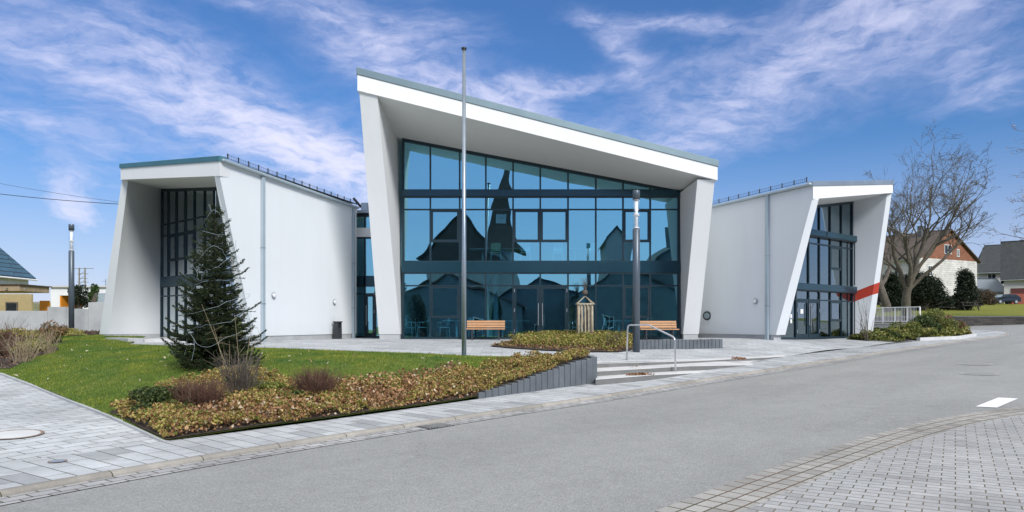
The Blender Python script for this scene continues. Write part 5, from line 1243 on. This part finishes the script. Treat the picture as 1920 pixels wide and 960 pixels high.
# ------------------------------------------------------------------ seats and tables behind the glass
def cafe_chair(label, col, loc, rz, arms=False):
    t = thing('chair', label, 'chair', (0, 0, 0), 'chairs behind the glass front')
    MB().box((0, 0, .45), (.42, .42, .03)).build('seat', col, t, bevel=.01)
    MB().box((0, .20, .68), (.40, .025, .34), M=Matrix.Rotation(R(-8), 3, 'X')).build('backrest', col, t, bevel=.01)
    for sx in (-.19, .19):
        for sy in (-.19, .19): MB().tube([(sx, sy, .45), (sx*1.15, sy*1.15, 0)], .013, 6).build('leg', M['white'], t)
    if arms:
        for sx in (-.22, .22): MB().tube([(sx, -.19, .45), (sx, -.19, .66), (sx, .2, .68)], .013, 6).build('armrest', M['white'], t)
    t.location = loc; t.rotation_euler = (0, 0, rz); return t
def cafe_table(label, loc):
    t = thing('table', label, 'table', (0, 0, 0), 'white tables behind the glass front')
    MB().box((0, 0, .73), (1.1, .7, .03)).build('table_top', M['white'], t); MB().tube([(0, 0, 0), (0, 0, .72)], .045, 10).build('leg', M['white'], t); MB().box((0, 0, .01), (.5, .5, .02)).build('foot', M['white'], t)
    t.location = loc; return t
X = lambda px, y: (px-960)/F*y
cc_ = cafe_chair('cream chair on the upper floor seen against the reflected church tower', M['cream'], (X(930, 28.25), 28.25, 3.09), math.pi)
wc_ = cafe_chair('white chair on the upper floor just right of the cream one', M['white'], (X(985, 28.25), 28.25, 3.09), math.pi)
recopy(wc_, 'white chair on the upper floor below the right centre sash', (X(1046, 28.25), 28.25, 3.09)); recopy(wc_, 'white chair on the upper floor farthest right', (X(1108, 28.25), 28.25, 3.09))
ct = cafe_table('white table on the upper floor left of the cream chair', (X(905, 29.4), 29.4, 3.09)); recopy(ct, 'white table on the upper floor right of the cream chair', (X(960, 29.4), 29.4, 3.09)); recopy(ct, 'white table on the upper floor between the two right chairs', (X(1078, 29.4), 29.4, 3.09))
ac = cafe_chair('white armchair at ground floor under the left sash', M['white'], (X(833, 28.6), 28.25, .02), -1.2, arms=True)
recopy(ac, 'white chair at ground floor nearest the left wall', (X(770, 28.6), 28.25, .02), 1.3); recopy(ac, 'second white chair from the left wall at ground floor', (X(797, 28.9), 28.35, .02), -1.6)
recopy(ac, 'white chair behind the left bench', (X(893, 28.8), 28.3, .02), 2.2); recopy(ac, 'white chair between the left bench and the door', (X(952, 28.9), 28.35, .02), -1.5)
recopy(ac, 'white chair behind the glass right of the tree guard', (X(1140, 28.9), 28.35, .02), 1.2); recopy(ac, 'white chair behind the glass left of the tree guard', (X(1075, 28.9), 28.35, .02), -1.2)
recopy(ct, 'white table at ground floor under the left sash', (X(856, 28.5), 28.5, .02)); recopy(ct, 'white table at ground floor right of the left bench', (X(968, 29.6), 29.6, .02)); recopy(ct, 'white table at ground floor right of the tree guard', (X(1160, 29.2), 29.2, .02))
def floor_vase():
    c = Vector((X(918, 28.3), 28.3, .02)); t = thing('floor_vase', 'square pale pot with tall dry stems behind the left bench', 'plant pot', tuple(c))
    MB().box((c.x, c.y, .4), (.26, .26, .78)).build('pot', M['wall_old'], t, bevel=.01); T = Tubes(); rg = np.random.default_rng(2)
    for k in range(9): a = rg.uniform(-.16, .16); T.add([[c.x+a*.4, c.y, .7], [c.x+a, c.y, 1.3], [c.x+a*1.3, c.y+.02, 1.85]], [.012, .012, .02], 4)
    T.build('stem', M['cream'], t)
floor_vase()

# ------------------------------------------------------------------ houses
def house(name, label, loc, rz, L, Wd, eave, ridge, wallm, roofm, gable=None, over=.35, windows=(), doors=(), chim=(), hip=0.0, cat='house', base=-1.0):
    """L along local X (gable width when the gables face +-Y is Wd along X): ridge runs along local Y, length L; width Wd along X"""
    t = thing(name, label, cat, (0, 0, 0)); hw, hl = Wd/2, L/2
    MB().box((0, 0, (eave+base)/2), (Wd, L, eave-base)).build('wall', wallm, t)
    if not hip:
        for s in (-1, 1):
            g = MB(); y = s*(hl-.12); g.slab([(-hw, y-.12, eave), (hw, y-.12, eave), (0, y-.12, ridge)], (0, .24, 0)); g.build('gable', gable or wallm, t)
    sl = (ridge-eave)/hw
    for s in (-1, 1):
        r = MB(); e = hw+over; ze = eave-over*sl
        r.slab([(s*e, -hl-over, ze+.05), (s*e, hl+over, ze+.05), (0, hl+over-hip, ridge+.05), (0, -hl-over+hip, ridge+.05)], (0, 0, .16)); r.build('roof', roofm, t)
    if hip:
        for s in (-1, 1):
            r = MB(); e = hw+over; ze = eave-over*sl; r.slab([(-e, s*(hl+over), ze+.04), (e, s*(hl+over), ze+.04), (0, s*(hl+over-hip), ridge+.04)], (0, 0, .16)); r.build('roof', roofm, t)
    MB().bar((0, -hl-over+hip, ridge+.2), (0, hl+over-hip, ridge+.2), .25, .12).build('ridge_cap', roofm, t)
    for s in (-1, 1):
        MB().tube([(s*(hw+over+.06), -hl-over, eave-over*sl+.03), (s*(hw+over+.06), hl+over, eave-over*sl+.03)], .07, 8).build('gutter', M['zinc'], t)
    for (face, u, z, w_, h) in windows:
        y = -hl if face == 'f' else hl; 
        def bx(mb, uu, zz, ww, hh, d, o):
            if face in 'fb': mb.box((uu, y+(-o if face == 'f' else o), zz), (ww, d, hh))
            else: x = (-hw if face == 'l' else hw); mb.box((x+(-o if face == 'l' else o), uu, zz), (d, ww, hh))
        f = MB()
        for (uu, zz, ww, hh) in ((u, z+h/2, w_+.12, .07), (u, z-h/2, w_+.12, .07), (u-w_/2, z, .07, h), (u+w_/2, z, .07, h), (u, z, .05, h)): bx(f, uu, zz, ww, hh, .1, .03)
        fo = f.build('window', M['white'], t); g = MB(); bx(g, u, z, w_, h, .03, .005); g.build('pane', M['window_dark'], fo)
    for (face, u, w_, h, m_) in doors:
        x = (-hw if face == 'l' else hw)
        mb = MB()
        if face in 'fb': mb.box((u, -hl-.03, h/2), (w_, .08, h))
        else: mb.box((x+(-.03 if face == 'l' else .03), u, h/2), (.08, w_, h))
        mb.build('door', m_, t)
    for (x, y, h) in chim:
        c = MB(); c.box((x, y, ridge+h/2-.6), (.7, .6, h+1.2)); co = c.build('chimney', M['conc_dark'], t); MB().box((x, y, ridge+h+.03), (.85, .75, .1)).build('chimney_cap', M['zinc'], co)
    t.location = loc; t.rotation_euler = (0, 0, rz); return t
gz = lambda x, y: 1.15+max(0, y-50)*.047
# right background
pA = at(1724, 500, 92); pB = at(1832, 500, 98); gd = (pB-pA).xy; ang = math.atan2(gd.y, gd.x); Lh = 12; mid = (pA+pB)/2; ctr = mid.xy+Vector((-math.sin(ang), math.cos(ang)))*Lh/2; zb_ = 3.0
house('gable_house', 'old white house with red brown shingled gable behind the park trees', (ctr.x, ctr.y, zb_), ang, Lh, gd.length, 6.6, 10.6, M['boards'], M['roof_brown'], gable=M['gable_brick'], over=.4,
      windows=[('f', -.4, 8.0, 1.5, 1.2), ('f', 2.0, 7.6, .5, 1.0), ('l', -3, 4.9, 1.0, 1.3), ('l', 1.5, 4.9, 1.0, 1.3), ('l', 3.6, 2, 1.0, 1.3), ('f', -4.4, 4.9, .9, 1.3)], doors=[('l', 0.4, 1.3, 2.6, M['dark'])], chim=[(-.8, -2.5, 1.0), (.5, 2, .9)])
house('slate_roof_house', 'white house with long dark slate roof at the right behind the gable house', (104, 123, 4.2), math.pi/2-R(30), 34, 13, 6.2, 11.3, M['wall_old'], M['roof_dark'], over=.6, hip=2, windows=[('l', 11, 5.0, 2.6, 1.3), ('l', 15, 4.9, 1.2, 1.4)], chim=[(1, -6, 1.4)])
hx = house('barn_house', 'low white barn house with dark roof and dark red garage door at the right edge', (90.5, 109.3, 3.9), math.pi/2-R(36), 19, 9.5, 4.4, 10.4, M['wall_old'], M['roof_dark'], over=.5, doors=[('l', 7.0, 3.2, 2.5, mat('garage_red', (.12, .035, .03), .6))])
sb = house('grey_shed', 'small building with a grey sheet roof between the gable house and the barn house', (78.5, 118, 3.9), math.pi/2, 10, 5, 2.3, 4.4, M['wall_old'], M['zinc'], over=.3, cat='shed')
def red_fence():
    t = thing('red_fence', 'short red brown board fence beside the parked car', 'fence', (77, 106, 3.7)); 
    for k in range(16): MB().box((76.6+k*.26, 105.0, 4.45), (.22, .05, 1.7)).build('fence_board', mat('fence_red', (.28, .07, .04), .7) if k == 0 else bpy.data.materials['fence_red'], t)
    MB().box((78.6, 105.06, 4.1), (4.2, .05, .12)).build('fence_rail', bpy.data.materials['fence_red'], t)
red_fence()
def car(loc, rz):
    t = thing('parked_car', 'dark blue grey estate car parked on the grass by the barn house', 'car', (0, 0, 0)); cp = mat('car_paint', (.02, .03, .045), .25, .4, var=.02)
    prof = [(-2.15, .35), (-2.2, .75), (-2.05, .92), (-1.2, 1.0), (-.55, 1.42), (.2, 1.5), (1.5, 1.45), (2.05, 1.0), (2.18, .8), (2.15, .35)]
    mb = MB(); 
    def ring(y, s): return [(x, y*(1 if z < 1.02 else s), z) for x, z in prof]
    mb.hexa(ring(-.86, .82), ring(.86, .82)); mb.build('body', cp, t, bevel=.05)
    for s in (-1, 1):
        for xs in ((-.95, -.5, .15, .15), (.22, .22, 1.15, 1.15), (1.22, 1.22, 1.5, 1.85)):
            y0, y1 = s*.872, s*.735; w = MB(); w.slab([(xs[0], y0, 1.02), (xs[1], y1, 1.38), (xs[2], y1, 1.42), (xs[3], y0, 1.02)], (0, s*.015, 0)); w.build('side_window', M['window_dark'], t)
    w = MB(); w.slab([(-1.16, -.7, 1.02), (-1.16, .7, 1.02), (-.6, .6, 1.40), (-.6, -.6, 1.40)], (-.02, 0, .02)); w.build('windscreen', M['glass_clear'], t)
    for sx in (-1.35, 1.3):
        for s in (-1, 1):
            wh = MB(); wh.tube([(sx, s*.70, .33), (sx, s*.89, .33)], .33, 20); wo = wh.build('wheel', M['dark'], t); r = MB(); r.tube([(sx, s*.88, .33), (sx, s*.90, .33)], .2, 16); r.build('rim', M['steel'], wo)
    for s in (-1, 1): MB().box((-2.17, s*.62, .72), (.08, .32, .14)).build('headlight', M['white'], t); MB().box((2.15, s*.66, .85), (.08, .2, .2)).build('tail_light', M['red'], t)
    t.location = loc; t.rotation_euler = (0, 0, rz)
cx = at(1882, 569, 104); car((cx.x, cx.y, gz(0, 104)), .12)
# park: lawn, wall, bench, yews, trees
park = region('park_lawn', [(21, 44), (26, 49.6), (31, 49.9), (50, 50.7), (78, 51.3), (140, 60), (150, 150), (20, 150)], lambda x, y: 1.12+np.maximum(0, np.asarray(y)-50)*.047-np.maximum(0, 50-np.asarray(y))*.02, M['lawn_far'], cell=6)
def park_wall():
    t = thing('stone_wall', 'low dark dry stone wall edging the park lawn along the bend', 'wall', (28, 49, .3)); pts = [(25.5, 49.2), (31, 49.6), (50, 50.4), (78, 51.0)]
    for a, b in zip(pts[:-1], pts[1:]):
        mb = MB(); A = Vector((*a, .55)); B = Vector((*b, .55)); mb.bar(A, B, .4, 1.15); mb.build('wall_run', M['stonewall'], t)
        mb = MB(); A.z = B.z = 1.15; mb.bar(A, B, .46, .07); mb.build('coping', M['conc_dark'], t)
park_wall()
DK = [(.012, .022, .012), (.020, .034, .016), (.032, .048, .02), (.008, .014, .009)]
def yew(label, px, d, w_, h, seed, n=16000):
    x = (px-960)/F*d; return leaf_bush('yew_bush', label, (x, d, gz(0, d)-.1), w_/2, w_/2*.8, h, int(n*1.5), .17, DK, seed, lumps=60, taper=.85, up=.1, group='dark yews in the park', cat='bush')
yew('widest dark yew bush behind the big bare tree', 1728, 68, 5.4, 3.7, 71, 20000); yew('dark pointed yew bush left of the parked car', 1811, 70, 2.7, 4.2, 72, 12000); yew('dark yew bush behind the trunk of the big bare tree', 1688, 70, 3.6, 3.4, 73, 9000); yew('low dark yew filling the gap between the two bigger yews', 1776, 72, 3.4, 1.3, 74, 7000)
yew('dark yew close to the red striped leg of the building', 1668, 66, 2.6, 3.6, 75, 8000)
leaf_bush('hedge_shrub', 'brown grey leafless hedge between the yews and the shed', (at(1838, 560, 98).x, 98, 3.2), 2.2, 1.6, 2.4, 6000, .2, [(.10, .075, .05), (.14, .10, .07), (.07, .06, .04)], 76, lumps=14)
tb = at(1702, 590, 52); tb.z = gz(0, 52)-.1
t1, _ = bare_tree('bare_tree', 'big wide crowned leafless tree behind the white railing', tb, 15.0, .36, M['bark_olive'], 84, lean=(.0, 0), limbs=7, spread=.50, depth=7, first=.20, rmax=5.4, group=None)
t2p = at(1664, 590, 62); t2p.z = gz(0, 62)-.1
t2, _ = bare_tree('bare_tree', 'second dark leafless tree rising just behind the right wing', t2p, 15.0, .38, M['bark'], 22, limbs=6, spread=.55, depth=6, first=.25, rmax=4.0)
t3p = at(2120, 600, 46); t3p.z = .9
t3, tips3 = bare_tree('budding_tree', 'budding tree reaching in from the right edge with pinkish twigs', t3p, 15.5, .34, M['bark'], 23, lean=(-.04, 0), limbs=7, spread=.75, depth=6, first=.24, rmax=8.0)
rg = np.random.default_rng(5); k = rg.choice(len(tips3), min(len(tips3), 2600)); leaves('buds', tips3[k]+rg.normal(0, .12, (len(k), 3)), .11, [(.42, .30, .24), (.5, .38, .32), (.3, .2, .15)], M['leaf'], rg, t3)
def picnic():
    t = thing('park_table', 'dark wooden picnic bench on the grass in front of the yews', 'picnic bench', (0, 0, 0)); m_ = mat('dark_stained_wood', (.05, .04, .03), .7)
    for k in range(3): MB().box((0, -.25+k*.25, .78), (1.9, .22, .05)).build('table_plank', m_, t)
    for s in (-1, 1):
        MB().box((0, s*.75, .46), (1.9, .28, .05)).build('seat_plank', m_, t)
        MB().bar((s*.7, -.75, .44), (s*.7, .75, .44), .06, .1).build('crossbar', m_, t); 
        for q_ in (-1, 1): MB().bar((s*.7, q_*.6, 0), (s*.7, q_*.2, .76), .07, .1).build('leg', m_, t)
    MB().box((-2.6, 0, .3), (2.4, .5, .08)).build('side_bench', m_, t)
    t.location = at(1815, 577, 68); t.location.z = gz(0, 68)
picnic()
# railing and retaining wall beside the right wing
def railing():
    A = at(1634, 605, 38.5); B = at(1725, 607, 36.0); A.z = B.z = .66; t = thing('railing', 'white metal railing on top of the concrete retaining wall', 'railing', tuple(A)); up = Vector((0, 0, 1)); h = .86
    MB().bar(A+up*h, B+up*h, .05, .05).build('top_rail', M['white'], t); MB().bar(A+up*.1, B+up*.1, .035, .035).build('bottom_rail', M['white'], t)
    L_ = (B-A).length; n = 5
    for k in range(n): p = lerp(A, B, k/(n-1)); MB().bar(p-up*.02, p+up*h, .05, .05).build('post', M['white'], t)
    for k in range(34):
        if k % 8 == 0: continue
        p = lerp(A, B, (k+.5)/34); MB().bar(p+up*.1, p+up*h, .016, .016).build('baluster', M['white'], t)
    w_ = thing('retaining_wall', 'grey concrete retaining wall under the white railing', 'wall', tuple(A-up*.7)); MB().bar(Vector((A.x-1.6, A.y+1.2, .0)), Vector((B.x+.1, B.y-.05, .0)), .25, 1.3).build('wall_face', M['concrete'], w_); MB().bar(Vector((A.x-1.6, A.y+1.2, .655)), Vector((B.x+.1, B.y-.05, .655)), .32, .05).build('coping', M['step'], w_)
railing()
# right planting bed
rb_px = [(1590, 638), (1640, 640), (1700, 641), (1722, 639.5), (1760, 634.5), (1817, 627.5), (1812, 619), (1780, 615), (1700, 618), (1640, 624), (1600, 634)]
rbp = [inner_pts[13].xy+Vector((-.1, .12)), inner_pts[14].xy*.0+Vector((21.4, 32.9)), Vector((24.6, 36.6)), Vector((24.0, 38.2)), Vector((21.5, 36.6)), Vector((19.5, 34.8)), Vector((16.6, 31.2)), Vector((14.6, 29.0)), Vector((14.9, 28.2)), Vector((16.2, 28.6))]
zrb = lambda x, y: np.maximum(zwalk(x, y), -.2)+.08
region('planting_bed_soil', rbp, zrb, M['soil'], cell=1.0)
bk = MB(); kp = [inner_pts[13].xy, Vector((21.5, 32.75)), Vector((24.75, 36.5)), Vector((24.1, 38.4))]
for a, b in zip(kp[:-1], kp[1:]): bk.bar(Vector((a.x, a.y, float(zwalk(*a))+.03)), Vector((b.x, b.y, float(zwalk(*b))+.03)), .16, .22)
o = bk.build('bed_kerb', M['step']); o['kind'] = 'structure'
cover('ground_cover', rbp, 15000, zrb, .45, .10, [(.16, .19, .04), (.24, .25, .06), (.09, .12, .03), (.30, .26, .08)], None, r1, 'green and yellow ground cover in the corner bed', patch_s=.5, thr=-.25)
YG = [(.20, .22, .05), (.13, .16, .04), (.27, .25, .07), (.08, .11, .03)]
for i, (px, d, w_, h, pal_, lab) in enumerate([(1618, 28.7, .8, .35, YG, 'small green shrub below the red striped leg'), (1655, 30.0, 1.0, .5, GREEN, 'dark green low shrub left end of the corner bed'), (1690, 31.0, 1.3, .75, YG, 'yellow green shrub in front of the retaining wall'),
        (1730, 33.0, 1.5, 1.0, GREEN, 'middle green shrub below the end of the railing'), (1758, 34.5, 1.7, 1.35, [(.10, .14, .03), (.16, .18, .05), (.22, .22, .06)], 'tallest green shrub of the corner bed beside the bend'), (1783, 36.0, 1.3, 1.15, [(.2, .1, .06), (.26, .14, .08), (.12, .12, .04)], 'reddish brown shrub at the road end of the corner bed'), (1798, 36.2, 1.0, .5, [(.35, .28, .08), (.25, .24, .06), (.3, .18, .08)], 'low yellow shrub at the tip of the corner bed')]):
    x = (px-960)/F*d; leaf_bush('garden_shrub', lab, (x, d, float(zrb(x, d))), w_*.62, w_*.55, h, 3200, .085, pal_, 90+i, group='shrubs in the corner bed')

# ------------------------------------------------------------------ left background
def conc_wall():
    t = thing('concrete_wall', 'long pale board marked concrete wall stepping up toward the left wing', 'wall', (-25, 33, 0)); D = 33.0
    for (a, b, y) in ((-260, 92, 583), (92, 127, 575.5), (127, 168, 579), (168, 260, 567)):
        zt = at(0, y, D).z; xa, xb = (a-960)/F*D, (b-960)/F*D; MB().box(((xa+xb)/2, D, (zt-.5)/2), (xb-xa-.012, .25, zt+.5)).build('wall_panel', M['concrete'], t, bevel=.01)
conc_wall()
bh = thing('blue_roof_house', 'white house with steep blue tiled roof at the left edge', 'house', (-40, 44, 0))
MB().box((-40, 43, 2.0), (9.6, 13.4, 3.6)).build('wall', M['white'], bh)
for s in (-1, 1):
    r = MB(); r.slab([(-40+s*5.15, 36, 3.84), (-40+s*5.15, 50, 3.84), (-40, 50, 8.25), (-40, 36, 8.25)], (0, 0, .12)); r.build('roof', M['roof_blue'], bh)
g = MB(); g.slab([(-44.8, 49.6, 3.8), (-35.2, 49.6, 3.8), (-40, 49.6, 8.0)], (0, -.2, 0)); g.build('gable', M['white'], bh); g = MB(); g.slab([(-44.8, 36.3, 3.8), (-35.2, 36.3, 3.8), (-40, 36.3, 8.0)], (0, .2, 0)); g.build('gable', M['white'], bh)
MB().tube([(-34.8, 36, 3.83), (-34.8, 50, 3.83)], .06, 8).build('gutter', M['white'], bh)
cpx = thing('carport', 'tan wooden carport with flat roof beside the blue roofed house', 'carport', (-31, 41, 0))
tanb = mat('tan_timber', (.36, .27, .17), .8, var=.2, vs=4)
MB().box((-32.5, 41.2, 2.72), (7.4, 2.6, .36)).build('roof', tanb, cpx, bevel=.02); MB().box((-32.5, 41.2, 2.93), (7.6, 2.8, .06)).build('roof_sheet', M['roof_brown'], cpx)
for k in range(7): MB().box((-35.0+k*1.1, 39.85, 2.66), (.10, .12, .12)).build('rafter_end', M['bark_light'], cpx)
for x in (-35.2,): MB().box((x, 40.2, 1.3), (.14, .14, 2.6)).build('post', tanb, cpx)
MB().box((-34.9, 45.4, 1.25), (6.0, .15, 2.7)).build('back_wall', M['tanwall'], cpx); fo = MB().box((-33.2, 45.30, 1.6), (.8, .05, .95)).build('window', M['bark'], cpx); MB().box((-33.2, 45.26, 1.6), (.62, .03, .8)).build('pane', M['window_dark'], fo)
wf = thing('picket_panel', 'small white picket panel between the carport wall and the orange board', 'fence', (-29.5, 44, 0))
for k in range(5): MB().box((-30.5+k*.13+.0, 43.6, 1.5), (.05, .04, 1.1)).build('picket', M['white'], wf)
MB().box((-30.24, 43.63, 1.95), (.65, .03, .06)).build('picket_rail', M['white'], wf); MB().box((-30.24, 43.63, 1.2), (.65, .03, .06)).build('picket_rail', M['white'], wf)
ob = thing('orange_panel', 'bright orange flat board beside the carport', 'panel', (-29.2, 43.5, 0)); MB().box((-29.7, 43.4, 1.2), (.62, .08, 1.8)).build('board', M['orange'], ob, bevel=.01); MB().box((-29.7, 43.5, .8), (.1, .1, 1.6)).build('support', M['dark'], ob)
wb = thing('flat_roof_house', 'white flat roofed house with orange reveal behind the left lamp post', 'house', (-37, 60, 0)); zt = at(0, 538, 58).z
def wbx(a, b, y0, y1, d, dep, mt, nm, par, off=0):
    xa, xb = (a-960)/F*d, (b-960)/F*d; za, zb2 = at(0, y1, d).z, at(0, y0, d).z; return MB().box(((xa+xb)/2, d+dep/2+off, (za+zb2)/2), (xb-xa, dep, zb2-za)).build(nm, mt, par)
wbx(95, 112, 538, 600, 58, 8, M['white'], 'wall', wb); wbx(155, 230, 538, 600, 58, 8, M['white'], 'wall', wb); wbx(112, 155, 538, 554, 58, 8, M['white'], 'wall', wb)
wbx(112, 155, 554, 600, 62, .1, M['window_dark'], 'window', wb); wbx(111, 114.5, 554, 600, 58, 4, M['orange'], 'orange_reveal', wb, .02); wbx(93, 232, 535.5, 538.5, 57.8, 8.4, M['step'], 'roof', wb)
w3 = wbx(181, 198, 550, 572, 57.9, .12, M['zinc'], 'window', wb); wbx(182.5, 197, 551.5, 571, 57.85, .06, M['zinc_light'], 'pane', w3)
leaf_bush('garden_bush', 'dark round bush in front of the flat roofed house', at(148, 580, 54), 1.0, .8, 1.9, 2600, .14, DK, 51)
leaf_bush('garden_bush', 'small green conifer before the white flat roofed house', at(178, 575, 54), .45, .4, 1.75, 1800, .11, [(.06, .12, .03), (.09, .16, .04), (.04, .08, .02)], 52)
def mast():
    b = at(154, 545, 90); t = thing('lattice_mast', 'thin lattice telephone mast with crossarms far behind the left houses', 'mast', (b.x, b.y, 0)); top = at(0, 502, 90).z
    for s in (-.42, .42): MB().bar((b.x+s, b.y, 0), (b.x+s*.9, b.y, top), .12, .12).build('pole', M['bark_light'], t)
    for z, w_ in ((top-.1, 2.6), (top-.8, 1.2), (top-1.4, 1.0), (top-1.9, 1.3), (top-2.5, 1.0)): MB().bar((b.x-w_/2-.3*(w_ > 2), b.y, z), (b.x+w_/2+.2, b.y, z), .07, .07).build('crossarm', M['bark_light'], t)
    for k in range(4): z = top-2.8+k*.6; MB().bar((b.x-.4, b.y, z), (b.x+.4, b.y, z+.6), .04, .04).build('brace', M['bark_light'], t)
    b = at(198, 545, 90); t = thing('roof_antenna', 'small antenna rod near the left wing above the flat house', 'antenna', (b.x, b.y, 0)); z1 = at(0, 523, 90).z; MB().bar((b.x, b.y, 0), (b.x, b.y, z1), .06, .06).build('rod', M['zinc'], t); MB().bar((b.x-.5, b.y, z1-.3), (b.x+.5, b.y, z1-.3), .04, .04).build('crossbar', M['zinc'], t)
mast()
def wire(label, a, b, sag, r=.016):
    A, B = Vector(a), Vector(b); pts = [lerp(A, B, k/20)-Vector((0, 0, sag*4*(k/20)*(1-k/20))) for k in range(21)]; setp(MB().tube(pts, r, 5).build('overhead_wire', M['dark'], None), label, 'cable', 'overhead wires at the left')
wire('lower and thicker overhead wire running to the left wing', at(-200, 334, 48), at(232, 383, 44), .25, .022); wire('upper faint overhead wire running to the left wing', at(-200, 300, 60), at(232, 380, 50), .3, .012)
# small grey block and pale steps at the left wing entrance
cb = thing('entrance_steps', 'pale entrance steps with a grey concrete block at the left wing', 'steps', (-11.5, 23, 0))
q0 = at(212, 636, 23.6); q1 = at(255, 636, 22.6)
MB().bar(Vector((q0.x, q0.y, -.06)), Vector((q1.x, q1.y, -.06)), .5, .40).build('side_block', M['plinth'], cb, bevel=.01)
for k, (d_, z) in enumerate(((22.9, -.0), (23.4, .1))): MB().hexa([(-12.6, d_, z-.2), (-8.9, d_-.3, z-.2), (-8.8, 24.4, z-.2), (-13.6, 26.4, z-.2)], [(-12.6, d_, z), (-8.9, d_-.3, z), (-8.8, 24.4, z), (-13.6, 26.4, z)]).build('tread', M['step'], cb)

# ------------------------------------------------------------------ across the street (seen mirrored in the glass)
def mir(px, py, Y): D = 2*G-Y; return Vector(((px-960)/F*D, Y, CZ-(py-HY)/F*D))
def church():
    Y = -46.0; c = mir(942, 500, Y); t = thing('village_church', 'dark slated village church with a clock spire mirrored in the main glass front', 'church', (c.x, Y, -1))
    s = M['roof_slate_red']; mb = MB()
    def frus(zs, ws, name, mt):
        m_ = MB()
        for (z0, z1, w0, w1) in zip(zs[:-1], zs[1:], ws[:-1], ws[1:]):
            m_.hexa([(c.x+a*w0, Y+b*w0, z0) for a, b in ((-1, -1), (1, -1), (1, 1), (-1, 1))], [(c.x+a*w1, Y+b*w1, z1) for a, b in ((-1, -1), (1, -1), (1, 1), (-1, 1))])
        return m_.build(name, mt, t)
    z = lambda py: mir(0, py, Y).z
    frus([-1, z(470)], [1.9, 1.9], 'tower', M['concrete']); frus([z(472), z(440), z(428)], [2.9, 1.75, 1.5], 'tower_skirt', s); tw = frus([z(428), z(372)], [1.5, 1.3], 'clock_stage', s); frus([z(372), z(350), z(318), z(150)], [1.4, .9, .42, .04], 'spire', s)
    MB().box((c.x, Y+1.50, z(418)), (1.5, .14, 1.5)).build('clock_face', M['zinc_light'], tw)
    for a, l in ((50, .5), (120, .62)): MB().bar((c.x, Y+1.60, z(418)), (c.x+l*math.cos(R(a)), Y+1.60, z(418)+l*math.sin(R(a))), .07, .04).build('clock_hand', M['dark'], tw)
    nx = mir(868, 500, Y).x; yr = z(400); ye = z(500); hw = 6.4
    MB().box((nx, Y-6, (ye-1)/2), (hw*2-1.2, 16, ye+1)).build('nave_wall', M['concrete'], t)
    for sgn in (-1, 1): r = MB(); r.slab([(nx+sgn*hw, Y-14.5, ye), (nx+sgn*hw, Y+2.4, ye), (nx+sgn*.0, Y+2.4, yr), (nx+sgn*.0, Y-14.5, yr)], (0, 0, .25)); r.build('nave_roof', s, t)
    g = MB(); g.slab([(nx-hw+.4, Y+2.0, ye-.4), (nx+hw-.4, Y+2.0, ye-.4), (nx, Y+2.0, yr-.2)], (0, -.4, 0)); g.build('nave_gable', s, t)
    for sgn in (-1, 1): MB().box((nx+sgn*2.4, Y+2.15, 4.5), (1.1, .1, 3.2)).build('nave_window', M['window_dark'], t)
church()
def mhouse(name, label, pxc, Y, L, Wd, py_e, py_r, wallm, roofm, rz, windows=(), chim=()):
    c = mir(pxc, 500, Y); ze = mir(0, py_e, Y).z+1; zr_ = mir(0, py_r, Y).z+1; return house(name, label, (c.x, Y, -1.0), rz, L, Wd, ze, zr_, wallm, roofm, windows=windows, chim=chim, base=-.3)
mhouse('village_house', 'narrow grey gabled house mirrored in the right upper glass', 1150, -38, 9, 2.9, 458, 440, M['plinth'], M['roof_dark'], 0, windows=[('b', 0, 6, .8, 1)])
mhouse('village_house', 'low white gabled house mirrored in the ground floor glass right of the door', 1165, -18, 10, 10.5, 556, 508, M['slate_wall'], M['roof_dark'], 0, windows=[('b', -2, 1.6, 1.1, 1.3), ('b', 2, 1.6, 1.1, 1.3)])
mhouse('village_house', 'tall dark house with chimney mirrored at the right edge of the main glass', 1268, -30, 11, 8, 500, 455, M['conc_dark'], M['roof_dark'], 0, windows=[('b', 0, 4, 1.2, 1.5)], chim=[(-2, 4, 1.2)])
mhouse('village_house', 'long low house mirrored in the ground floor glass below the church', 850, -24, 12, 16, 575, 524, M['slate_wall'], M['roof_slate_red'], 0, windows=[('b', -3, 1.3, 1.2, 1.2), ('b', 3, 1.3, 1.2, 1.2)])
mhouse('village_house', 'wide low house mirrored in the ground floor glass at the double door', 1005, -30, 12, 13, 572, 528, M['slate_wall'], M['roof_dark'], 0, windows=[('b', 0, 1.3, 1.2, 1.2)])
for i, (px, w_) in enumerate(((785, 1.5), (930, 1.3))):
    c = mir(px, 640, -9); leaf_bush('columnar_yew', ('dark columnar yew mirrored in the leftmost ground floor panes', 'dark columnar yew mirrored in the glass behind the left bench')[i], (c.x, -9, -1.0), w_*.6, w_*.6, 4.4, 7000, .13, DK, 55+i, lumps=16, cat='tree')
house('street_house', 'white house across the street from the right wing, outside the picture', (26, -6, -.8), .7, 12, 10, 5, 9.5, M['wall_old'], M['roof_dark'], windows=[('b', -2, 3, 1.1, 1.3), ('b', 2, 3, 1.1, 1.3)])
